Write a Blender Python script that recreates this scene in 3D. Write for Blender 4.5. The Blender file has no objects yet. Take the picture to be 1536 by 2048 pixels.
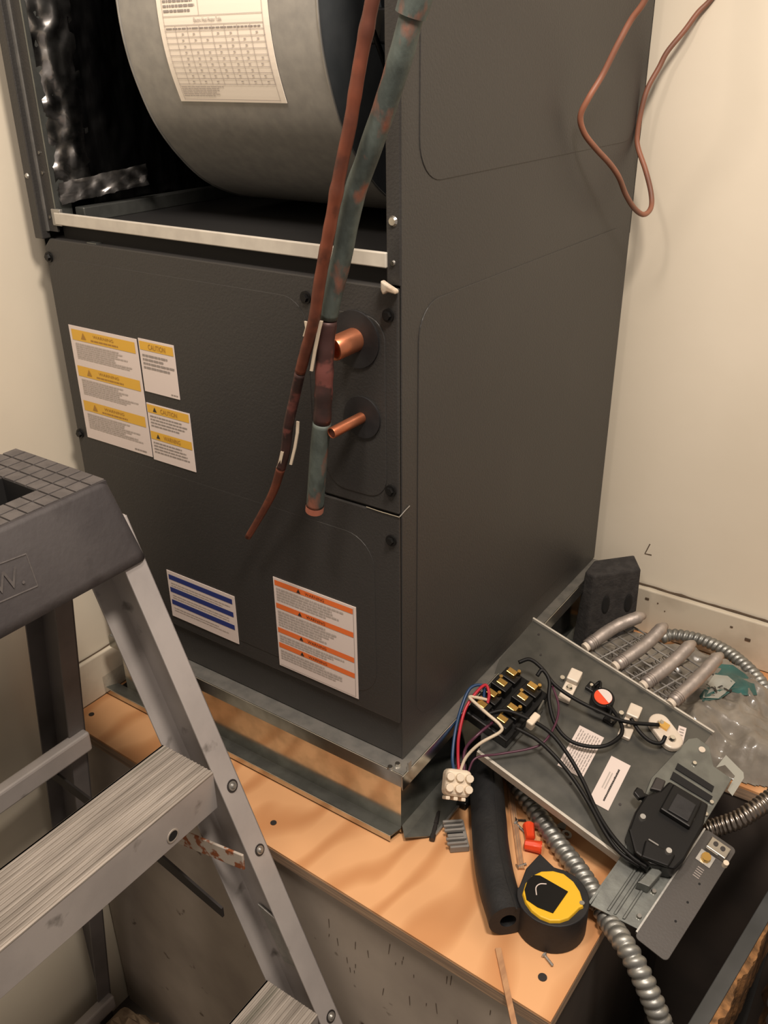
import bpy, bmesh, math, random
from mathutils import Vector, Matrix, noise
random.seed(7)
V = Vector
C = bpy.context.scene.collection
SC = bpy.context.scene

# ---------------------------------------------------------------- camera
CAM = V((0.416240, -0.628401, 0.804413)); FPX = 1790.567
CF = V((-0.50944115, 0.73217269, -0.45209829)); CR = V((0.82406441, 0.56638281, -0.01133006)); CU = V((-0.24776514, 0.37833011, 0.89189616))
cd = bpy.data.cameras.new('camera'); cam = bpy.data.objects.new('camera', cd); C.objects.link(cam)
cd.sensor_fit = 'HORIZONTAL'; cd.sensor_width = 36; cd.lens = FPX / 1536 * 36; cd.clip_start = .01
m3 = Matrix((CR, CU, -CF)).transposed(); cam.matrix_world = Matrix.Translation(CAM) @ m3.to_4x4()
SC.camera = cam

# ---------------------------------------------------------------- light
w = bpy.data.worlds.new('world'); SC.world = w; w.use_nodes = True
w.node_tree.nodes['Background'].inputs[0].default_value = (1.0, .84, .72, 1)
w.node_tree.nodes['Background'].inputs[1].default_value = .33

def area(name, loc, target, size, power, col):
    l = bpy.data.lights.new(name, 'AREA'); l.shape = 'DISK'; l.size = size; l.energy = power; l.color = col
    o = bpy.data.objects.new(name, l); C.objects.link(o); o.location = loc
    o.rotation_euler = (V(target) - V(loc)).to_track_quat('-Z', 'Y').to_euler(); return o
area('ceiling_lamp_light', (.47, -.34, 1.50), (.15, .1, 0), .22, 16.5, (1.0, .86, .74))
area('second_lamp_light', (-.03, -.45, 1.42), (-.1, -.1, 0), .16, 6.0, (1.0, .85, .74))
SC.view_settings.view_transform = 'Standard'; SC.view_settings.look = 'None'
SC.view_settings.exposure = 0; SC.view_settings.gamma = 1; SC.view_settings.use_curve_mapping = False

# ---------------------------------------------------------------- measuring rays
def ray(x, y):
    return CF + CR * ((x - 768) / FPX) + CU * ((1024 - y) / FPX)
def at(x, y, ax, val):
    d = ray(x, y); return CAM + d * ((val - CAM[ax]) / d[ax])
def atY(x, y, v): return at(x, y, 1, v)
def atZ(x, y, v): return at(x, y, 2, v)
BC = V((.22820291, .07357996, .045)); BU = V((.97272896, -.09861452, -.20993699)); BV = V((.14706455, .96214289, .2294626)); BN = V((.17936104, -.2540792, .95040695))
BU.normalize(); BN = BU.cross(BV).normalized(); BV = BN.cross(BU).normalized()
def bp(x, y, h=0.):      # pixel -> local (u,v,h) on the tilted heater plate
    d = ray(x, y); o = BC + BN * h; t = (o - CAM).dot(BN) / d.dot(BN); q = CAM + d * t - BC
    return V((q.dot(BU), q.dot(BV), h))

# ---------------------------------------------------------------- materials
def srgb(r, g, b):
    f = lambda c: (c / 255 / 12.92) if c / 255 <= .04045 else ((c / 255 + .055) / 1.055) ** 2.4
    return (f(r), f(g), f(b), 1)
def mat(name, c1, c2=None, rough=.6, metal=0., scale=20., stretch=(1, 1, 1), lo=.4, hi=.62, bump=0., bscale=200., detail=5., coat=0., rvar=0., c3=None, s3=60., lo3=.62, hi3=.68, spec=.5):
    m = bpy.data.materials.new(name); m.use_nodes = True; n = m.node_tree.nodes; L = m.node_tree.links
    b = n['Principled BSDF']; b.inputs['Roughness'].default_value = rough; b.inputs['Metallic'].default_value = metal
    b.inputs['Coat Weight'].default_value = coat; b.inputs['Base Color'].default_value = c1; b.inputs['Specular IOR Level'].default_value = spec
    tc = n.new('ShaderNodeTexCoord'); mp = n.new('ShaderNodeMapping'); mp.inputs['Scale'].default_value = stretch
    L.new(tc.outputs['Object'], mp.inputs[0])
    if c2:
        nz = n.new('ShaderNodeTexNoise'); nz.inputs['Scale'].default_value = scale; nz.inputs['Detail'].default_value = detail
        L.new(mp.outputs[0], nz.inputs['Vector'])
        r = n.new('ShaderNodeValToRGB'); r.color_ramp.elements[0].position = lo; r.color_ramp.elements[1].position = hi
        r.color_ramp.elements[0].color = c1; r.color_ramp.elements[1].color = c2
        L.new(nz.outputs[0], r.inputs[0]); out = r.outputs[0]
        if c3:
            n3 = n.new('ShaderNodeTexNoise'); n3.inputs['Scale'].default_value = s3; n3.inputs['Detail'].default_value = 4
            L.new(mp.outputs[0], n3.inputs['Vector'])
            r3 = n.new('ShaderNodeValToRGB'); r3.color_ramp.elements[0].position = lo3; r3.color_ramp.elements[1].position = hi3
            L.new(n3.outputs[0], r3.inputs[0]); mx = n.new('ShaderNodeMix'); mx.data_type = 'RGBA'
            L.new(r3.outputs[0], mx.inputs[0]); L.new(out, mx.inputs[6]); mx.inputs[7].default_value = c3; out = mx.outputs[2]
        L.new(out, b.inputs['Base Color'])
        if rvar:
            mr = n.new('ShaderNodeMapRange'); mr.inputs[3].default_value = rough - rvar; mr.inputs[4].default_value = rough + rvar
            L.new(nz.outputs[0], mr.inputs[0]); L.new(mr.outputs[0], b.inputs['Roughness'])
    if bump:
        nb = n.new('ShaderNodeTexNoise'); nb.inputs['Scale'].default_value = bscale; nb.inputs['Detail'].default_value = 3
        L.new(mp.outputs[0], nb.inputs['Vector']); bm = n.new('ShaderNodeBump'); bm.inputs['Strength'].default_value = bump; bm.inputs['Distance'].default_value = .001
        L.new(nb.outputs[0], bm.inputs['Height']); L.new(bm.outputs[0], b.inputs['Normal'])
    return m
def plywood(name):
    m = bpy.data.materials.new(name); m.use_nodes = True; n = m.node_tree.nodes; L = m.node_tree.links; b = n['Principled BSDF']
    tc = n.new('ShaderNodeTexCoord'); mp = n.new('ShaderNodeMapping'); mp.inputs['Rotation'].default_value = (0, 0, .25); mp.inputs['Scale'].default_value = (2.4, 1.3, 1)
    L.new(tc.outputs['Object'], mp.inputs[0])
    wv = n.new('ShaderNodeTexWave'); wv.inputs['Scale'].default_value = 2.2; wv.inputs['Distortion'].default_value = 14; wv.inputs['Detail'].default_value = 2.5; wv.inputs['Detail Scale'].default_value = .9; wv.inputs['Detail Roughness'].default_value = .6
    L.new(mp.outputs[0], wv.inputs[0])
    r = n.new('ShaderNodeValToRGB'); r.color_ramp.elements[0].color = (.60, .29, .12, 1); r.color_ramp.elements[1].color = (.76, .42, .20, 1)
    r.color_ramp.elements[0].position = 0; r.color_ramp.elements[1].position = .55; L.new(wv.outputs[0], r.inputs[0])
    nz = n.new('ShaderNodeTexNoise'); nz.inputs['Scale'].default_value = 7; L.new(tc.outputs['Object'], nz.inputs[0])
    r2 = n.new('ShaderNodeValToRGB'); r2.color_ramp.elements[0].color = (.62, .58, .55, 1); r2.color_ramp.elements[0].position = .38; r2.color_ramp.elements[1].position = .58
    L.new(nz.outputs[0], r2.inputs[0]); mx = n.new('ShaderNodeMix'); mx.data_type = 'RGBA'; mx.blend_type = 'MULTIPLY'; mx.inputs[0].default_value = .4
    L.new(r.outputs[0], mx.inputs[6]); L.new(r2.outputs[0], mx.inputs[7]); L.new(mx.outputs[2], b.inputs['Base Color'])
    b.inputs['Roughness'].default_value = .5; return m
M = {}
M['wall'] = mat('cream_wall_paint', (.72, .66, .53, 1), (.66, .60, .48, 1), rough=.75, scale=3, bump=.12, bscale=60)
M['trim'] = mat('dirty_trim_paint', (.66, .60, .48, 1), (.50, .44, .34, 1), rough=.7, scale=14, lo=.5, hi=.75, bump=.3, bscale=50)
M['crack'] = mat('dark_crack', (.10, .07, .045, 1), rough=.9)
M['floor'] = mat('pit_floor', (.09, .075, .06, 1), (.14, .12, .10, 1), rough=.9, scale=10)
M['ply'] = plywood('orange_plywood')
M['plyedge'] = mat('plywood_edge', (.27, .19, .13, 1), (.45, .31, .20, 1), rough=.8, scale=12, stretch=(1, 1, 40))
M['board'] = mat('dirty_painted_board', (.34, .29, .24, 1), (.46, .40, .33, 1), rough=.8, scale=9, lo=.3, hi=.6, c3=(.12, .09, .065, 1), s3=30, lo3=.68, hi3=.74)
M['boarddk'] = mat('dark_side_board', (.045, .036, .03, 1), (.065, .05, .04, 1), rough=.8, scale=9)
M['cab'] = mat('charcoal_cabinet_paint', (.029, .0280, .0268, 1), (.033, .0318, .0302, 1), rough=.44, scale=5, bump=.32, bscale=420)
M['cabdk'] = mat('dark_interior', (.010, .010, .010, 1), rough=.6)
M['gap'] = mat('black_gap', (.006, .006, .006, 1), rough=.8)
M['galv'] = mat('galvanized_steel', (.62, .62, .59, 1), (.50, .51, .48, 1), rough=.17, metal=1., scale=45, rvar=.07, bump=.05, bscale=60)
M['galvrough'] = mat('dull_galvanized_steel', (.46, .45, .42, 1), (.36, .36, .34, 1), rough=.45, metal=.85, scale=60, bump=.1, bscale=300)
M['galvdk'] = mat('grey_green_galvanized_steel', (.22, .235, .22, 1), (.17, .18, .17, 1), rough=.35, metal=.8, scale=50, bump=.08, bscale=200)
M['kit'] = mat('heater_plate_steel', (.135, .136, .126, 1), (.10, .102, .095, 1), rough=.38, metal=.85, scale=30, bump=.05, bscale=60)
M['rail'] = mat('pale_rail_metal', (.56, .53, .46, 1), (.50, .47, .41, 1), rough=.5, metal=.2, scale=60)
M['housing'] = mat('blower_housing_steel', (.34, .33, .30, 1), (.27, .265, .245, 1), rough=.45, metal=.3, scale=90, lo=.3, hi=.7)
M['foil'] = mat('crumpled_foil', (.50, .49, .48, 1), (.14, .14, .14, 1), rough=.26, metal=1., scale=25, lo=.45, hi=.6)
M['copper'] = mat('bright_copper', (.72, .28, .15, 1), (.58, .20, .10, 1), rough=.34, metal=.85, scale=30)
M['copperend'] = mat('pinkish_copper', (.62, .26, .18, 1), (.48, .17, .11, 1), rough=.5, metal=.4, scale=30)
M['rust'] = mat('rust_brown_copper', (.20, .058, .030, 1), (.11, .036, .022, 1), rough=.55, metal=.35, scale=30, c3=(.035, .018, .014, 1), s3=22, lo3=.55, hi3=.64)
M['verd'] = mat('verdigris_copper', (.095, .118, .106, 1), (.052, .066, .060, 1), rough=.6, metal=.25, scale=60, stretch=(1, 1, .5), lo=.4, hi=.6, c3=(.25, .10, .065, 1), s3=38, lo3=.53, hi3=.62, bump=.4, bscale=220)
M['burnt'] = mat('burnt_copper', (.075, .035, .032, 1), (.04, .024, .022, 1), rough=.5, metal=.4, scale=50, c3=(.20, .07, .06, 1), s3=40, lo3=.55, hi3=.62)
M['cable'] = mat('brown_cable_jacket', (.30, .12, .07, 1), (.19, .085, .055, 1), rough=.5, scale=18)
M['white'] = mat('white_sticker', (.72, .63, .58, 1), rough=.5)
M['paperlabel'] = mat('cream_paper_label', (.88, .80, .68, 1), rough=.55)
M['yellow'] = mat('yellow_print', (.72, .42, .05, 1), rough=.5)
M['orange'] = mat('orange_print', (.78, .17, .035, 1), rough=.5)
M['blue'] = mat('blue_print', (.018, .035, .19, 1), rough=.5)
M['ink'] = mat('grey_print', (.30, .265, .24, 1), rough=.6)
M['inklt'] = mat('light_grey_print', (.46, .41, .37, 1), rough=.6)
M['inkdk'] = mat('black_print', (.03, .025, .02, 1), rough=.6)
M['inkamber'] = mat('brown_print', (.38, .20, .04, 1), rough=.6)
M['black'] = mat('black_plastic', (.006, .006, .006, 1), rough=.38, spec=.3)
M['blackm'] = mat('matt_black_rubber', (.008, .008, .009, 1), (.013, .013, .014, 1), rough=.6, scale=60, bump=.2, bscale=200)
M['foam'] = mat('black_foam', (.009, .010, .011, 1), (.014, .015, .016, 1), rough=.6, scale=40, bump=.4, bscale=250)
M['foamgrey'] = mat('dark_grey_foam', (.030, .028, .027, 1), (.045, .042, .040, 1), rough=.95, scale=90, bump=1., bscale=300)
M['tyellow'] = mat('yellow_plastic', (.78, .47, .025, 1), rough=.35)
M['rednut'] = mat('red_orange_plastic', (.85, .075, .02, 1), rough=.4)
M['brass'] = mat('brass', (.75, .48, .15, 1), rough=.25, metal=1.)
M['chrome'] = mat('bright_zinc', (.65, .63, .58, 1), rough=.2, metal=1.)
M['ceramic'] = mat('white_ceramic', (.72, .64, .53, 1), (.64, .56, .46, 1), rough=.35, scale=40)
M['nylon'] = mat('white_nylon', (.74, .64, .50, 1), rough=.45)
M['wblack'] = mat('black_wire_jacket', (.006, .006, .006, 1), rough=.5, spec=.25)
M['wred'] = mat('red_wire', (.42, .015, .03, 1), rough=.4)
M['wblue'] = mat('blue_wire', (.015, .05, .13, 1), rough=.4)
M['wpurple'] = mat('purple_wire', (.075, .018, .04, 1), rough=.4)
M['wwhite'] = mat('cream_wire', (.62, .53, .40, 1), rough=.4)
M['element'] = mat('element_tube', (.46, .41, .37, 1), (.38, .34, .31, 1), rough=.5, metal=.7, scale=90, bump=.3, bscale=250)
M['conduit'] = mat('conduit_steel', (.36, .365, .34, 1), (.28, .285, .27, 1), rough=.45, metal=.8, scale=60)
M['conduitdk'] = mat('dark_conduit_steel', (.27, .24, .21, 1), rough=.3, metal=1.)
M['alu'] = mat('dull_aluminium', (.46, .43, .41, 1), (.38, .355, .34, 1), rough=.55, metal=.25, scale=12, bump=.1, bscale=300, c3=(.20, .185, .17, 1), s3=30, lo3=.65, hi3=.75)
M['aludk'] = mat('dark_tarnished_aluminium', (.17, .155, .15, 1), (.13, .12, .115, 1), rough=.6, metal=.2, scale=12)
M['alustep'] = mat('worn_aluminium_tread', (.47, .425, .37, 1), (.27, .24, .205, 1), rough=.55, metal=.2, scale=26, stretch=(5, .3, 5), lo=.38, hi=.64, c3=(.13, .13, .095, 1), s3=9, lo3=.58, hi3=.70, bump=.3, bscale=200)
M['capplastic'] = mat('grey_cap_plastic', (.052, .047, .048, 1), (.070, .064, .064, 1), rough=.65, scale=12, bump=.5, bscale=140, c3=(.05, .045, .045, 1), s3=18, lo3=.58, hi3=.66)
M['captop'] = mat('grey_cap_tiles', (.085, .077, .074, 1), (.11, .10, .095, 1), rough=.65, scale=60, bump=.4, bscale=300)
M['rusty'] = mat('rusty_spreader', (.55, .49, .42, 1), (.30, .09, .03, 1), rough=.6, metal=.1, scale=85, lo=.50, hi=.58)
M['darksteel'] = mat('dark_steel', (.055, .05, .048, 1), rough=.5, metal=.6)
M['bag'] = mat('crumpled_plastic_wrap', (.15, .137, .115, 1), (.27, .245, .205, 1), rough=.3, scale=22, lo=.35, hi=.65, bump=.7, bscale=70, coat=.7, rvar=.1)
M['teal'] = mat('teal_label', (.015, .085, .08, 1), (.02, .12, .11, 1), rough=.3, scale=30, coat=.6)
M['greylabel'] = mat('grey_label', (.36, .37, .33, 1), rough=.4, coat=.4)
M['plaster'] = mat('broken_plaster', (.62, .56, .46, 1), (.42, .33, .24, 1), rough=.9, scale=80)
M['rubble'] = mat('brown_debris', (.32, .24, .15, 1), (.16, .11, .07, 1), rough=.9, scale=35, bump=.8, bscale=80)
M['fibre'] = mat('orange_fibreglass', (.42, .21, .08, 1), (.13, .07, .03, 1), rough=.95, scale=60, bump=1., bscale=200)
M['wood'] = mat('pale_sliver_wood', (.50, .28, .14, 1), (.38, .20, .10, 1), rough=.7, scale=30, stretch=(4, 1, 1))
M['greyplastic'] = mat('grey_plastic', (.26, .25, .23, 1), (.20, .19, .175, 1), rough=.5, scale=40)

# ---------------------------------------------------------------- mesh helpers
class MB:
    def __init__(s): s.v = []; s.f = []
    def add(s, vs, fs):
        n = len(s.v); s.v += [tuple(x) for x in vs]; s.f += [tuple(i + n for i in f) for f in fs]; return s
    def box(s, a, b, T=None):
        x0, y0, z0 = a; x1, y1, z1 = b
        vs = [V(q) for q in ((x0, y0, z0), (x1, y0, z0), (x1, y1, z0), (x0, y1, z0), (x0, y0, z1), (x1, y0, z1), (x1, y1, z1), (x0, y1, z1))]
        if T: vs = [T(q) for q in vs]
        return s.add(vs, [(0, 3, 2, 1), (4, 5, 6, 7), (0, 1, 5, 4), (1, 2, 6, 5), (2, 3, 7, 6), (3, 0, 4, 7)])
    def prism(s, poly, a, b, axis=2, T=None):
        def mk(q, h):
            r = [0, 0, 0]; o = [i for i in range(3) if i != axis]; r[o[0]] = q[0]; r[o[1]] = q[1]; r[axis] = h; r = V(r); return T(r) if T else r
        n = len(poly); vs = [mk(q, a) for q in poly] + [mk(q, b) for q in poly]
        return s.add(vs, [tuple(range(n))[::-1], tuple(range(n, 2 * n))] + [(i, (i + 1) % n, n + (i + 1) % n, n + i) for i in range(n)])
    def hull8(s, bot, top):
        n = len(bot); return s.add(list(bot) + list(top), [tuple(range(n))[::-1], tuple(range(n, 2 * n))] + [(i, (i + 1) % n, n + (i + 1) % n, n + i) for i in range(n)])
    def tube(s, path, rad, seg=12, caps=True, twist=0.):
        P = [V(q) for q in path]; n = len(P); t = (P[1] - P[0]).normalized()
        ref = V((0, 0, 1)) if abs(t.z) < .9 else V((1, 0, 0)); a = t.cross(ref).normalized(); base = len(s.v); vs = []; acc = 0
        for i, q in enumerate(P):
            tt = (P[min(i + 1, n - 1)] - P[max(i - 1, 0)]).normalized(); a = (a - tt * a.dot(tt)).normalized(); b = tt.cross(a)
            if i: acc += (P[i] - P[i - 1]).length
            for k in range(seg):
                th = 2 * math.pi * k / seg; r = rad(i / (n - 1), acc, th) if callable(rad) else rad
                vs.append(q + (a * math.cos(th) + b * math.sin(th)) * r)
        fs = [(i * seg + k, i * seg + (k + 1) % seg, (i + 1) * seg + (k + 1) % seg, (i + 1) * seg + k) for i in range(n - 1) for k in range(seg)]
        if caps: fs += [tuple(range(seg))[::-1], tuple(range((n - 1) * seg, n * seg))]
        return s.add(vs, fs)
    def disc(s, c, ax, r, h, seg=16, r2=None):
        ax = V(ax).normalized(); return s.tube([V(c), V(c) + ax * h], (lambda t, l, th: r if t < .5 else (r2 if r2 is not None else r)), seg)
    def ring(s, c, ax, r0, r1, h, seg=28):
        ax = V(ax).normalized(); ref = V((0, 0, 1)) if abs(ax.z) < .9 else V((1, 0, 0)); a = ax.cross(ref).normalized(); b = ax.cross(a); c = V(c); vs = []
        for (r, z) in ((r0, 0), (r1, 0), (r1, h), (r0, h)):
            for k in range(seg):
                th = 2 * math.pi * k / seg; vs.append(c + ax * z + (a * math.cos(th) + b * math.sin(th)) * r)
        return s.add(vs, [(j * seg + k, j * seg + (k + 1) % seg, ((j + 1) % 4) * seg + (k + 1) % seg, ((j + 1) % 4) * seg + k) for j in range(4) for k in range(seg)])
    def build(s, name, m, parent=None, smooth=None, bevel=0., seg=2):
        me = bpy.data.meshes.new(name); me.from_pydata(s.v, [], s.f)
        bm = bmesh.new(); bm.from_mesh(me); bmesh.ops.recalc_face_normals(bm, faces=bm.faces); bm.to_mesh(me); bm.free()
        me.materials.append(m); o = bpy.data.objects.new(name, me); C.objects.link(o)
        if smooth:
            me.shade_smooth() if hasattr(me, 'shade_smooth') else None
            if smooth < 3: me.set_sharp_from_angle(angle=smooth)
        if bevel:
            bv = o.modifiers.new('bevel', 'BEVEL'); bv.width = bevel; bv.segments = seg; bv.limit_method = 'ANGLE'; bv.angle_limit = .6
        if parent: o.parent = parent
        return o
def tag(o, label, cat=None, group=None, kind=None):
    if label: o['label'] = label
    if cat: o['category'] = cat
    if group: o['group'] = group
    if kind: o['kind'] = kind
    return o
def thing(name, label, cat, loc=(0, 0, 0), group=None):
    o = bpy.data.objects.new(name, None); C.objects.link(o); o.location = loc; o.empty_display_size = .02
    return tag(o, label, cat, group)
class Rel:       # a thing whose parts are given in world coordinates: keeps the Empty at the base
    pass
def root(name, label, cat, loc, group=None):
    o = thing(name, label, cat, loc, group); return o
def rb(mb, name, m, r, label=None, **k):     # build in world coords, parent to Empty r at its location
    L = r.matrix_basis.inverted() if False else Matrix.Translation(-V(r.location))
    mb.v = [tuple(L @ V(q)) for q in mb.v]; o = mb.build(name, m, r, **k)
    if label: o['label'] = label
    return o
def spline(P, n=8):
    P = [V(q) for q in P]; Q = [P[0] * 2 - P[1]] + P + [P[-1] * 2 - P[-2]]; out = []
    for i in range(1, len(Q) - 2):
        for k in range(n):
            t = k / n; a, b, c, d = Q[i - 1], Q[i], Q[i + 1], Q[i + 2]
            out.append(.5 * ((2 * b) + (c - a) * t + (2 * a - 5 * b + 4 * c - d) * t * t + (3 * b - a - 3 * c + d) * t ** 3))
    return out + [P[-1]]
def resample(P, step):
    out = [P[0]]; acc = 0.
    for i in range(1, len(P)):
        a, b = P[i - 1], P[i]; L = (b - a).length; 
        while acc + L >= step:
            t = (step - acc) / L; a = a.lerp(b, t); out.append(a); L = (b - a).length; acc = 0
        acc += L
    return out
def rrect(x0, y0, x1, y1, r, n=5):
    out = []
    for cx, cy, a0 in ((x1 - r, y1 - r, 0), (x0 + r, y1 - r, 90), (x0 + r, y0 + r, 180), (x1 - r, y0 + r, 270)):
        for k in range(n + 1):
            a = math.radians(a0 + 90 * k / n); out.append((cx + r * math.cos(a), cy + r * math.sin(a)))
    return out
def textmesh(s, T, w, h, cx, cy, mb):       # letters as real flat mesh, mapped by T(x,y)
    cu = bpy.data.curves.new('t', 'FONT'); cu.body = s; cu.align_x = 'CENTER'; cu.align_y = 'CENTER'; cu.resolution_u = 2
    o = bpy.data.objects.new('t', cu); C.objects.link(o); dg = bpy.context.evaluated_depsgraph_get(); me = bpy.data.meshes.new_from_object(o.evaluated_get(dg))
    xs = [q.co.x for q in me.vertices]; ys = [q.co.y for q in me.vertices]
    if xs:
        sx = w / (max(xs) - min(xs)); sy = h / (max(ys) - min(ys)); mx = (max(xs) + min(xs)) / 2; my = (max(ys) + min(ys)) / 2
        mb.add([T(cx + (q.co.x - mx) * sx, cy + (q.co.y - my) * sy) for q in me.vertices], [tuple(f.vertices) for f in me.polygons])
    bpy.data.objects.remove(o); bpy.data.curves.remove(cu); bpy.data.meshes.remove(me)
    return mb

# sticker builder: local coordinates s in [0,W], t in [0,H] (t up), map F(s,t,h)
class Sticker:
    def __init__(s, F, W, H, parent, m=None, name='sticker', label=None, n=1):
        s.F = F; s.W = W; s.H = H
        mb = MB()
        for i in range(n):
            t0, t1 = H * i / n, H * (i + 1) / n
            mb.hull8([F(0, t0, 0), F(W, t0, 0), F(W, t1, 0), F(0, t1, 0)], [F(0, t0, .0006), F(W, t0, .0006), F(W, t1, .0006), F(0, t1, .0006)])
        s.o = mb.build(name, m or M['white'], parent)
        if label: s.o['label'] = label
    def quad(s, mb, x0, y0, x1, y1, h=.0009, n=1):
        for i in range(n):
            a = y0 + (y1 - y0) * i / n; b = y0 + (y1 - y0) * (i + 1) / n
            mb.add([s.F(x0, a, h), s.F(x1, a, h), s.F(x1, b, h), s.F(x0, b, h)], [(0, 1, 2, 3)])
    def band(s, x0, y0, x1, y1, m, name='band'):
        mb = MB(); s.quad(mb, x0, y0, x1, y1, .0009); return mb.build(name, m, s.o)
    def lines(s, x0, y0, x1, y1, rows, m, fill=.55, ragged=.25, name='print_lines'):
        mb = MB(); d = (y1 - y0) / rows
        for i in range(rows):
            yy = y1 - d * (i + .5); x = x0; end = x1 - random.random() * ragged * (x1 - x0)
            while x < end:
                L = random.uniform(.002, .008); e = min(x + L, end); s.quad(mb, x, yy - d * fill / 2, e, yy + d * fill / 2, .0010); x = e + .0008
        return mb.build(name, m, s.o)
    def text(s, tx, cx, cy, w, h, m, name='lettering'):
        return textmesh(tx, lambda a, b: s.F(a, b, .0012), w, h, cx, cy, MB()).build(name, m, s.o)
    def tri(s, cx, cy, r, m, name='warning_triangle'):
        mb = MB(); mb.add([s.F(cx - r, cy - r * .8, .0012), s.F(cx + r, cy - r * .8, .0012), s.F(cx, cy + r, .0012)], [(0, 1, 2)]); return mb.build(name, m, s.o)

# ================================================================ THE ROOM
FZ = -.60
def struct(mb, name, m, parent=None, **k):
    o = mb.build(name, m, parent, **k)
    if not parent: o['kind'] = 'structure'
    return o
struct(MB().box((-.62, -2.2, FZ - .05), (1.6, .62, FZ)), 'floor', M['floor'])
wl = struct(MB().box((-.60, -2.2, FZ), (-.505, .58, 2.1)), 'wall_left', M['wall'])
wb = struct(MB().box((-.60, .565, FZ), (1.6, .65, 2.1)), 'wall_back', mat('brightened_cream_wall_paint', (.83, .76, .62, 1), (.78, .71, .57, 1), rough=.7, scale=3, bump=.12, bscale=60))  # same cream paint, lightened to carry the stronger light on this wall
# pencil tick on back wall
pm = MB(); a = [(1300, 1088), (1290, 1107), (1303, 1110)]
pm.tube([atY(x, y, .5645) for x, y in a], .0008, 6)
pm.build('pencil_mark', M['crack'], wb)
bl = struct(MB().box((-.505, -.088, 0), (-.497, .565, .068)), 'baseboard_left', M['trim'], bevel=.002)
MB().tube([(-.5035, y, .0685 + .0012 * noise.noise(V((y * 30, 0, 0)))) for y in [i * .02 - .088 for i in range(33)]], .0012, 6).build('paint_crack', M['crack'], bl)
bb = struct(MB().box((.0, .553, 0), (1.2, .565, .077)), 'baseboard_back', M['trim'], bevel=.002)
cr = MB(); cr.tube([(x, .5625, .0785 + .002 * noise.noise(V((x * 40, 0, 0)))) for x in [i * .01 + .04 for i in range(60)]], lambda t, l, th: .0014 + .0022 * abs(noise.noise(V((l * 60, 3, 0)))), 6)
cr.build('paint_crack', M['crack'], bb)
ch = MB()
for x, z, r in ((.083, .062, .003), (.10, .060, .0012), (.21, .058, .002), (.235, .045, .004), (.112, .05, .001)):
    ch.box((x - r, .5515, z - r * .5), (x + r, .5535, z + r * .6))
ch.build('chipped_paint', M['crack'], bb, bevel=.0008)

# ================================================================ PLYWOOD PLATFORM
pf = root('plywood_platform', 'plywood topped box platform the dark grey air handler stands on', 'platform', (0, .2, FZ))
top = [(-.497, -.083), (.2365, -.1085), (.244, .30), (1.2, .30), (1.2, .553), (-.497, .553)]
rb(MB().prism(top, -.003, 0), 'plywood_face', M['ply'], pf)
rb(MB().prism([(-.497, -.0832), (.2367, -.1087), (.2442, .2998), (1.2, .2998), (1.2, .553), (-.497, .553)], -.018, -.003), 'plywood_edge', M['plyedge'], pf)
fr = [(-.50, -.078), (.2335, -.1035), (.2335, -.088), (-.50, -.062)]
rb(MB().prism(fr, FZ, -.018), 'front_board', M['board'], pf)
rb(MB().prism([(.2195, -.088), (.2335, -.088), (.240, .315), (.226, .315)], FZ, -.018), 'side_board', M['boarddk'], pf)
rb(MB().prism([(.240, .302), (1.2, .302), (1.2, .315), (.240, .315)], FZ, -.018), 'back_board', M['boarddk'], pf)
for (x, y) in ((547, 1646), (1085, 1955), (183, 1429), (163, 1398)):
    q = atZ(x, y, 0); rb(MB().disc((q.x, q.y, 0), (0, 0, 1), .0038 if x != 1085 else .0045, .0008, 14), 'screw_head', M['darksteel'], pf)
sc_ = MB()   # scratches in the front board
def fy(x): return -.078 - (x + .50) * .03446 - .0006
for k in range(26):
    x = random.uniform(-.05, .22); z = random.uniform(-.14, -.03); L = random.uniform(.004, .018); a = random.uniform(-.4, .4)
    x2 = x + L * math.sin(a) * .4; z2 = z - L
    sc_.add([(x, fy(x), z), (x + .0010, fy(x), z), (x2 + .0006, fy(x2), z2), (x2, fy(x2), z2)], [(0, 1, 2, 3)])
rb(sc_, 'scratches', M['crack'], pf)['kind'] = 'stuff'

# ================================================================ SHEET METAL BASE
W_ = .476; HP = .118
pl = root('sheet_metal_base', 'shiny galvanized sheet metal base under the dark grey air handler', 'duct base', (-.24, .27, 0))
rb(MB().box((-.470, 0.002, .004), (-.004, .0035, .100)), 'front_sheet', M['galv'], pl)
rb(MB().box((-.0055, .0035, .004), (-.004, .53, .100)), 'side_sheet', M['galv'], pl)
rb(MB().box((-.470, .0035, .004), (-.4685, .53, .100)), 'side_sheet', M['galv'], pl)
# top rail: ledge + down-turned lip
rb(MB().box((-.460, -.020, .1155), (.014, .53, .1175)), 'ledge', M['galvrough'], pl, bevel=.0007)
rb(MB().box((-.460, -.0215, .100), (.0142, -.0195, .1178)), 'front_lip', M['galv'], pl, bevel=.0006)
rb(MB().box((.0132, -.0225, .098), (.0150, .53, .1178)), 'side_lip', M['galv'], pl, bevel=.0006)
rb(MB().box((-.460, -.0145, .0955), (-.004, -.0125, .1155)), 'inner_channel', M['galvdk'], pl)
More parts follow.
